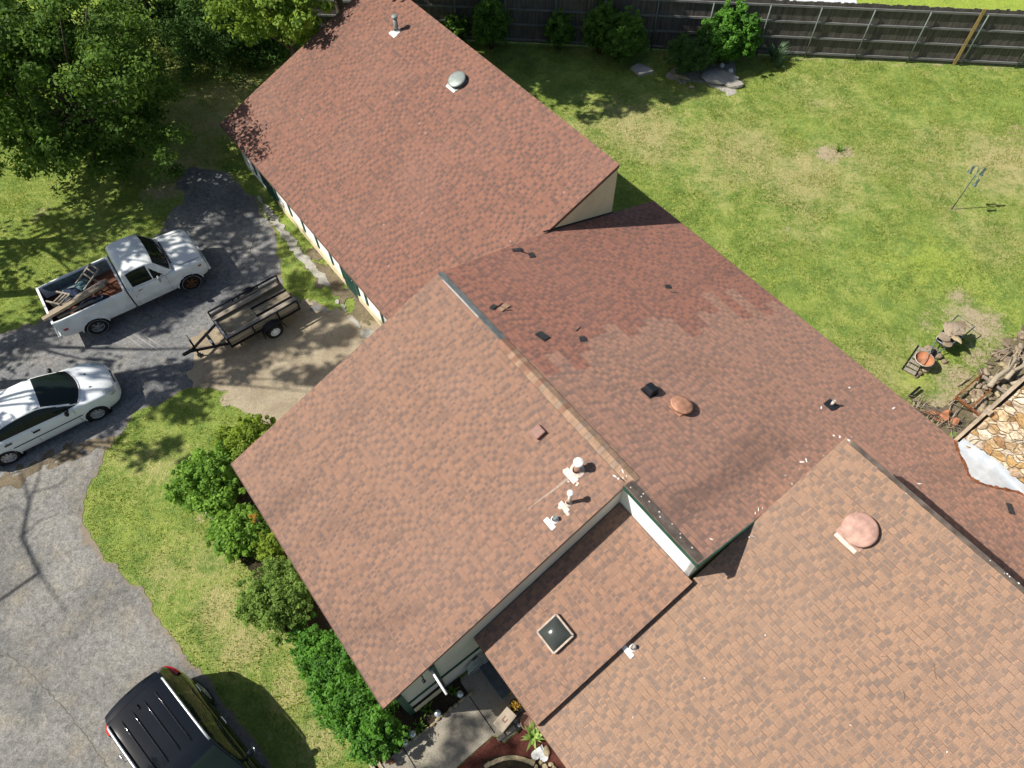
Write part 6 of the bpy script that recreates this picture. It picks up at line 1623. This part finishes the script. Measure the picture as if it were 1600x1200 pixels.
for i, (a, b, r, lab) in enumerate([((1546, 604, .40), (1590, 552, .45), .085, 'thick pale dead branch lying across the stone heap'), ((1572, 592, .40), (1612, 552, .5), .075, 'dead branch just right of the thickest pale one'), ((1585, 578, .55), (1640, 560, .55), .05, 'thin dead branch at the right edge crossing the others'), ((1580, 600, .3), (1640, 585, .35), .06, 'low dead branch nearest the chimney')]):
    A, Bv = Vector(at(*a)), Vector(at(*b)); mid = A.lerp(Bv, .5) + Vector((.06, -.05, .06)); mb = MB(); mb.tube([A, A.lerp(mid, .5) + Vector((-.04, .03, 0)), mid, mid.lerp(Bv, .5) + Vector((.05, .02, .04)), Bv], [r, r * .95, r * .8, r * .7, r * .35], 9)
    mb.tube([mid, mid + (Bv - A) * .22 + Vector((-.10, .12, .14))], [r * .5, r * .15], 6)
    tag(mb.build('dead_branch', M['log'], None), lab, 'branch', 'dead branches on the stone heap')
# bundle of twigs and broken terracotta along the eave
p = at(1437, 636, .1); mb = MB()
for k in range(46):
    a = Vector((rs.uniform(-.55, .55), rs.uniform(-.22, .22), rs.uniform(.02, .25))); q = rs.uniform(-.6, .6) - .5; l = rs.uniform(.3, .7); b = a + Vector((math.cos(q) * l, math.sin(q) * l, rs.uniform(-.06, .08)))
    mb.tube([a, a.lerp(b, .5) + Vector((0, 0, rs.uniform(-.03, .03))), b], [.010, .008, .004], 4)
tag(mb.build('twig_pile', M['twig'], None, loc=(p[0], p[1], 0), rz=-.5), 'heap of grey twigs on the ground at the back eave', 'twig pile')
p = at(1487, 661, .1); mb = MB()
for k in range(30):
    a = Vector((rs.uniform(-.4, .4), rs.uniform(-.2, .2), rs.uniform(.02, .2))); q = rs.uniform(0, 3); l = rs.uniform(.2, .5); b = a + Vector((math.cos(q) * l, math.sin(q) * l, rs.uniform(-.06, .08)))
    mb.tube([a, b], [.010, .005], 4)
tag(mb.build('twig_pile', M['twig'], None, loc=(p[0], p[1], 0), rz=-.5), 'smaller heap of grey twigs among the broken terracotta', 'twig pile')
A, Bv = Vector(at(1421, 619, .15)), Vector(at(1437, 605, .2)); tag(MB().bar(A, Bv, .07, .07).build('iron_bar', M['black_metal'], None), 'short black iron bar beside the twig heap', 'bar')
for i, (x, y, a, b, rz, lab) in enumerate([(1452, 643, .40, .22, -.6, 'broken terracotta shard nearest the twig heap'), (1470, 650, .50, .42, -.3, 'largest broken terracotta piece by the back eave'), (1491, 659, .34, .26, .3, 'jagged terracotta piece nearest the chimney'), (1480, 646, .26, .22, .9, 'small terracotta shard beside the largest one'), (1460, 647, .26, .16, .1, 'narrow terracotta shard between two larger ones')]):
    p = at(x, y, .15); mb = MB(); nn = 9; vs = []
    for k in range(nn):
        q = 2 * PI * k / nn; r = rs.uniform(.7, 1.15); vs.append((math.cos(q) * a / 2 * r, math.sin(q) * b / 2 * r, .10 + .10 * math.cos(q)))
    mb.add([(0, 0, .22)] + vs + [(v[0] * .95, v[1] * .95, v[2] - .03) for v in vs], [(0, 1 + k, 1 + (k + 1) % nn) for k in range(nn)] + [(1 + k, 1 + nn + k, 1 + nn + (k + 1) % nn, 1 + (k + 1) % nn) for k in range(nn)])
    tag(mb.build('terracotta_shard', M['terracotta'], None, loc=(p[0], p[1], .02), rz=rz), lab, 'pot shard', 'broken terracotta along the back eave')

# ---- front pot
p = at(338, 798, .30)
pt_ = thing('flower_pot', 'white rimmed round pot between two green shrubs', 'flower pot', (p[0], p[1], 0))
MB().lathe([(.15, 0), (.22, .20), (.255, .34), (.275, .345), (.275, .385), (.245, .385), (.225, .30)], 28).build('pot', M['pot_white'], pt_)
MB().lathe([(.23, .30), (0, .31)], 24).build('soil', M['soil'], pt_)
p = at(340, 795, .45); blades('potted_plant', 'small green plant growing in the white rimmed pot', p[0], p[1], 16, .55, .20, .06, M['lf_shrub'], 'plant')

# ---- entry: globes, mat, bin, planters, edging
for (x, y, r, lab) in [(719, 1085, .085, 'silvery glass globe nearest the porch door'), (684, 1115, .085, 'silvery glass globe in the middle of the bed edge'), (645, 1147, .085, 'silvery glass globe, upper of the close pair by the hedge'), (633, 1160, .08, 'silvery glass globe, lower of the close pair by the hedge')]:
    p = at(x, y, .2); g_ = thing('garden_globe', lab, 'garden globe', (p[0], p[1], 0.01), 0, 'glass globes along the entry bed')
    MB().lathe([(.012, 0), (.012, .14)], 8).build('stake', M['black_metal'], g_)
    MB().lathe([(r * math.sin(q), .14 + r - r * math.cos(q)) for q in np.linspace(0.01, PI, 14)], 20).build('globe', M['globe'], g_)
for i, (x, y, lab) in enumerate([(668, 1107, 'small dark green plant in the entry bed by the wall panel'), (705, 1080, 'small dark green plant in the entry bed below the white pole'), (655, 1135, 'small dark green plant in the entry bed near the globe pair')]):
    p = at(x, y, .1); blades('bed_plant', lab, p[0], p[1], 14, .25, .2, .06, M['lf_fence'], 'plant')
# edging stones between bed and walk
rs2 = random.Random(8); k = 0
v = -1.35
while v < .72:
    l = rs2.uniform(.14, .30); p = wd(-3.07 + rs2.uniform(-.02, .02), v + l / 2); mb = MB(); mb.blob((0, 0, .04), (l * 1.0, .09, .10), 90 + k, 1, .14)
    tag(mb.build('edging_stone', M['tanstone'], None, loc=(p[0], p[1], 0.02), rz=PI / 2 - (PI / 2 - PSI) + rs2.uniform(-.1, .1)), 'tan edging stone between the dark entry bed and the walk', 'edging stone', 'edging stones of the entry bed'); v += l; k += 1
for (a, b) in ((wd(-3.55, .76), wd(-1.99, .76)), (wd(-3.1, -1.16), wd(-1.95, -1.16))):
    tag(MB().bar((a[0], a[1], .034), (b[0], b[1], .034), .022, .006).build('expansion_joint', M['black_trim'], None), None, None, None, 'structure')
rz_ = -(PI / 2 - PSI)
p = wd(-2.95, 1.55); mt = thing('storage_bench', 'low slate grey bench top with a teal rim beside the porch', 'bench', (p[0], p[1], .03), rz_)
MB().box((-.05, 0, .21), (1.05, .40, .03), bev=.01).build('bench_top', M['mat_grey'], mt)
for y in (-.205, .205): MB().box((-.05, y, .205), (1.07, .02, .05)).build('rim', M['mat_rim'], mt)
MB().box((.485, 0, .205), (.02, .43, .05)).build('rim', M['mat_rim'], mt)
for x in (-.5, .42):
    for y in (-.16, .16): MB().bar((x, y, 0), (x, y, .195), .04, .04).build('leg', M['mat_rim'], mt)
p = at(789, 1124, .45); bn = thing('storage_box', 'tan plastic storage box with a sloping lid on the porch walk', 'storage box', (p[0], p[1], .03), R_(47))
MB().box((0, 0, .18), (.44, .27, .36), bev=.02).build('box', M['bin_tan'], bn)
MB().box((0, 0, .385), (.50, .31, .05), bev=.015).build('lid', M['bin_tan'], bn)
mb = MB(); mb.bar((-.05, -.05, .414), (-.05, .05, .414), .025, .008); mb.bar((-.04, .045, .414), (.06, .045, .414), .02, .008); mb.bar((-.04, -.045, .414), (.04, -.045, .414), .02, .008); mb.build('lid_emblem', M['brownp'], bn)
p = at(806, 1103, .25); pl_ = thing('planter', 'round planter of dry tan leaves against the porch wall', 'planter', (p[0], p[1], .03))
MB().lathe([(.10, 0), (.15, .24), (.16, .26), (.14, .26), (.13, .22), (0, .22)], 20).build('pot', M['black_trim'], pl_)
Pp = rng.normal(0, .06, (160, 3)) + np.array([0, 0, .27]); leaf_mesh('dry_leaves', Pp, rng.normal(size=(160, 3)) + np.array([0, 0, .6]), .03, M['lf_orange'], pl_)
p = at(826, 1127, .2); pl_ = thing('planter', 'brown bowl planter half hidden under the entry eave', 'planter', (p[0], p[1], .016))
MB().lathe([(.12, 0), (.20, .18), (.215, .19), (.195, .19), (.17, .12), (0, .11)], 24).build('pot', M['brownp'], pl_)
p = at(811, 1133, .1); sl = thing('solar_light', 'small clear solar light in the red mulch', 'garden light', (p[0], p[1], .016)); MB().lathe([(.012, 0), (.012, .10)], 8).build('stake', M['black_metal'], sl); MB().lathe([(.04, .10), (.05, .12), (.05, .15), (0, .16)], 16).build('lamp', M['globe'], sl)
p = at(796, 1080, .1); tag(MB().blob((0, 0, .07), (.20, .16, .14), 7, 2, .08).build('toy', M['yellow'], None, loc=(p[0], p[1], .03)), 'bit of a yellow plastic thing showing under the entry eave', 'plastic toy')
# kerb pieces along the mulch bed
for i, (x, y, l, rz__, lab) in enumerate([(812, 1122, .34, .66, 'pale kerb stone in the sun beside the storage box'), (798, 1141, .26, .62, 'grey kerb stone below the storage box'), (783, 1152, .22, .62, 'small kerb stone at the corner of the walk joint')]):
    p = at(x, y, .05); tag(MB().box((0, 0, .05), (l, .10, .10), bev=.015).build('kerb_stone', M['concrete'], None, loc=(p[0], p[1], .02), rz=rz__), lab, 'kerb stone', 'kerb stones of the mulch bed')
for i in range(8):
    t = i / 7; x = 762 + 68 * t; y = 1198 - 14 * math.sin(PI * min(t * .8 + .05, 1)); p = at(x, y, .05)
    tag(MB().box((0, 0, .05), (.17, .10, .10), bev=.015).build('edging_block', M['tanstone'], None, loc=(p[0], p[1], .02), rz=.6 - 1.1 * t), 'tan block in the curved edging inside the mulch bed', 'edging block', 'curved row of edging blocks')
p = at(844, 1178, .06); mb = MB(); hp = []
for k in range(24):
    q = 2 * PI * k / 24; hp.append((.0125 * 16 * math.sin(q) ** 3, .0125 * (13 * math.cos(q) - 5 * math.cos(2 * q) - 2 * math.cos(3 * q) - math.cos(4 * q))))
mb.add([(a, b, .06) for a, b in hp] + [(a * 1.05, b * 1.05, 0) for a, b in hp], [tuple(range(24))[::-1]] + [(i, (i + 1) % 24, 24 + (i + 1) % 24, 24 + i) for i in range(24)])
tag(mb.build('heart_stone', M['whitestone'], None, loc=(p[0], p[1], .016), rz=2.9), 'white heart-shaped stone at the corner of the mulch bed', 'garden stone')
rock('garden_stone', 'pale oval stone beside the white heart-shaped one', 854, 1174, (.16, .26, .10), 'tanstone', 61, rz=.1, zz=.016, cat='garden stone')
for i, (x, y, d) in enumerate([(832, 1189, .16), (845, 1191, .14), (851, 1198, .18), (861, 1194, .15), (838, 1198, .13), (866, 1200, .14)]):
    p = at(x, y, .05); mb = MB(); mb.blob((0, 0, .04), (d, d * .75, .09), 120 + i, 1, .16); tag(mb.build('garden_stone', M['tanstone'], None, loc=(p[0], p[1], .016), rz=i * 1.1), 'tan stone in the loose cluster below the white heart-shaped stone', 'garden stone', 'tan stones below the heart')
p = at(612, 1183, .06)
for i, (x, y, l, m_, lab) in enumerate([(580, 1190, .55, 'wood_tan', 'weathered board end on the grass below the hedge'), (593, 1200, .5, 'wood_tan', 'second weathered board just below the first by the hedge')]):
    p = at(x, y, .03); tag(MB().box((0, 0, .03), (l, .16, .04), bev=.006).build('board', M[m_], None, loc=(p[0], p[1], .012), rz=-.9), lab, 'board', 'boards by the hedge')
rock('garden_stone', 'reddish stone at the foot of the hedge beside the walk', 612, 1190, (.16, .13, .1), 'terracotta', 63, cat='garden stone')
rock('garden_stone', 'white pebble in the dark soil beside the hedge end', 617, 1172, (.07, .06, .05), 'whitestone', 64, zz=.01, cat='garden stone')
# ---- a long crack in the old driveway
def crack(pts, w, z, seed):
    r = random.Random(seed); P_ = [np.array(at(*q)[:2]) for q in pts]; mb = MB(); L_ = []; 
    for a, b in zip(P_[:-1], P_[1:]):
        n_ = max(3, int(np.linalg.norm(b - a) / .12))
        for i in range(n_):
            c = a + (b - a) * i / n_ + np.array([r.uniform(-.03, .03), r.uniform(-.03, .03)]); L_.append(c)
    L_.append(P_[-1])
    for i, c in enumerate(L_):
        d = L_[min(i + 1, len(L_) - 1)] - L_[max(i - 1, 0)]; d = d / np.linalg.norm(d); nn = np.array([-d[1], d[0]]); ww = w * r.uniform(.4, 1.2) * (1 if 0 < i < len(L_) - 1 else .1)
        mb.v += [tuple(c + nn * ww) + (z,), tuple(c - nn * ww) + (z,)]
    for i in range(len(L_) - 1): mb.f.append((2 * i, 2 * i + 2, 2 * i + 3, 2 * i + 1)); mb.m.append(0); mb.sm.append(False)
    tag(mb.build('driveway_crack', M['crack'], None), None, None, None, 'structure')
M['crack'] = dirt_mat('crack_soil', (0.13, 0.115, 0.09), (0.18, 0.155, 0.12), (0.09, 0.08, 0.06))
crack([(-20, 1003), (15, 1025), (50, 1052), (82, 1088), (100, 1108), (135, 1150), (170, 1200)], .011, .012, 1)
crack([(70, 570), (130, 590), (190, 600), (235, 560)], .012, .0085, 2)
crack([(395, 300), (405, 350), (390, 395), (415, 430)], .014, .0085, 3)
crack([(0, 748), (40, 733), (90, 712), (150, 690)], .03, .017, 4)
# pale scratches across the darker asphalt
M['scratch'] = dirt_mat('chalk_scratch', (0.26, 0.25, 0.23), (0.36, 0.34, 0.31), (0.2, 0.2, 0.19))
def scratch(a, b, w):
    A, B = at(*a), at(*b); d = (B - A); d /= np.linalg.norm(d); nn = np.array([-d[1], d[0], 0]); mb = MB()
    mb.add([A + nn * w * .3, A - nn * w * .3, (A + B) / 2 - nn * w, B - nn * w * .2, B + nn * w * .2, (A + B) / 2 + nn * w], [(0, 1, 2, 3, 4, 5)])
    o = mb.build('scrape_mark', M['scratch'], None); o.location.z = .0105; o['kind'] = 'structure'
for a, b in (((184, 516), (236, 552)), ((190, 510), (256, 553)), ((199, 506), (262, 548))): scratch(a, b, .022)
# splinters and sticks strewn round the stone heap
def sticks(n, poly, lab, group, r0=.010, l0=.3, l1=.8):
    pl = np.array(px(poly)); lo, hi = pl.min(0), pl.max(0); k = 0
    while k < n:
        x, y = rs.uniform(lo[0], hi[0]), rs.uniform(lo[1], hi[1])
        if poly_sd(np.array([x]), np.array([y]), pl)[0] < 0: continue
        l = rs.uniform(l0, l1); q = rs.uniform(0, PI) if rs.random() < .4 else rs.uniform(.4, 1.1); mb = MB(); c, s_ = math.cos(q) * l / 2, math.sin(q) * l / 2; b = rs.uniform(-.05, .05)
        mb.tube([(-c, -s_, 0), (b, b, .02), (c, s_, rs.uniform(0, .08))], [r0 * 1.4, r0, r0 * .4], 5)
        tag(mb.build('stick', M[rs.choice(['twig', 'log', 'log'])], None, loc=(x, y, rs.uniform(.02, .16))), lab, 'stick', group); k += 1
sticks(60, [(1500, 600), (1545, 560), (1590, 525), (1640, 500), (1660, 540), (1600, 580), (1530, 605), (1500, 660), (1480, 640)], 'dry stick strewn round the stone heap', 'sticks round the stone heap', .014)
sticks(36, [(1418, 628), (1428, 618), (1460, 640), (1500, 668), (1496, 684), (1470, 668), (1440, 650)], 'grey stick in the litter along the back eave', 'sticks along the back eave', .011, .25, .6)
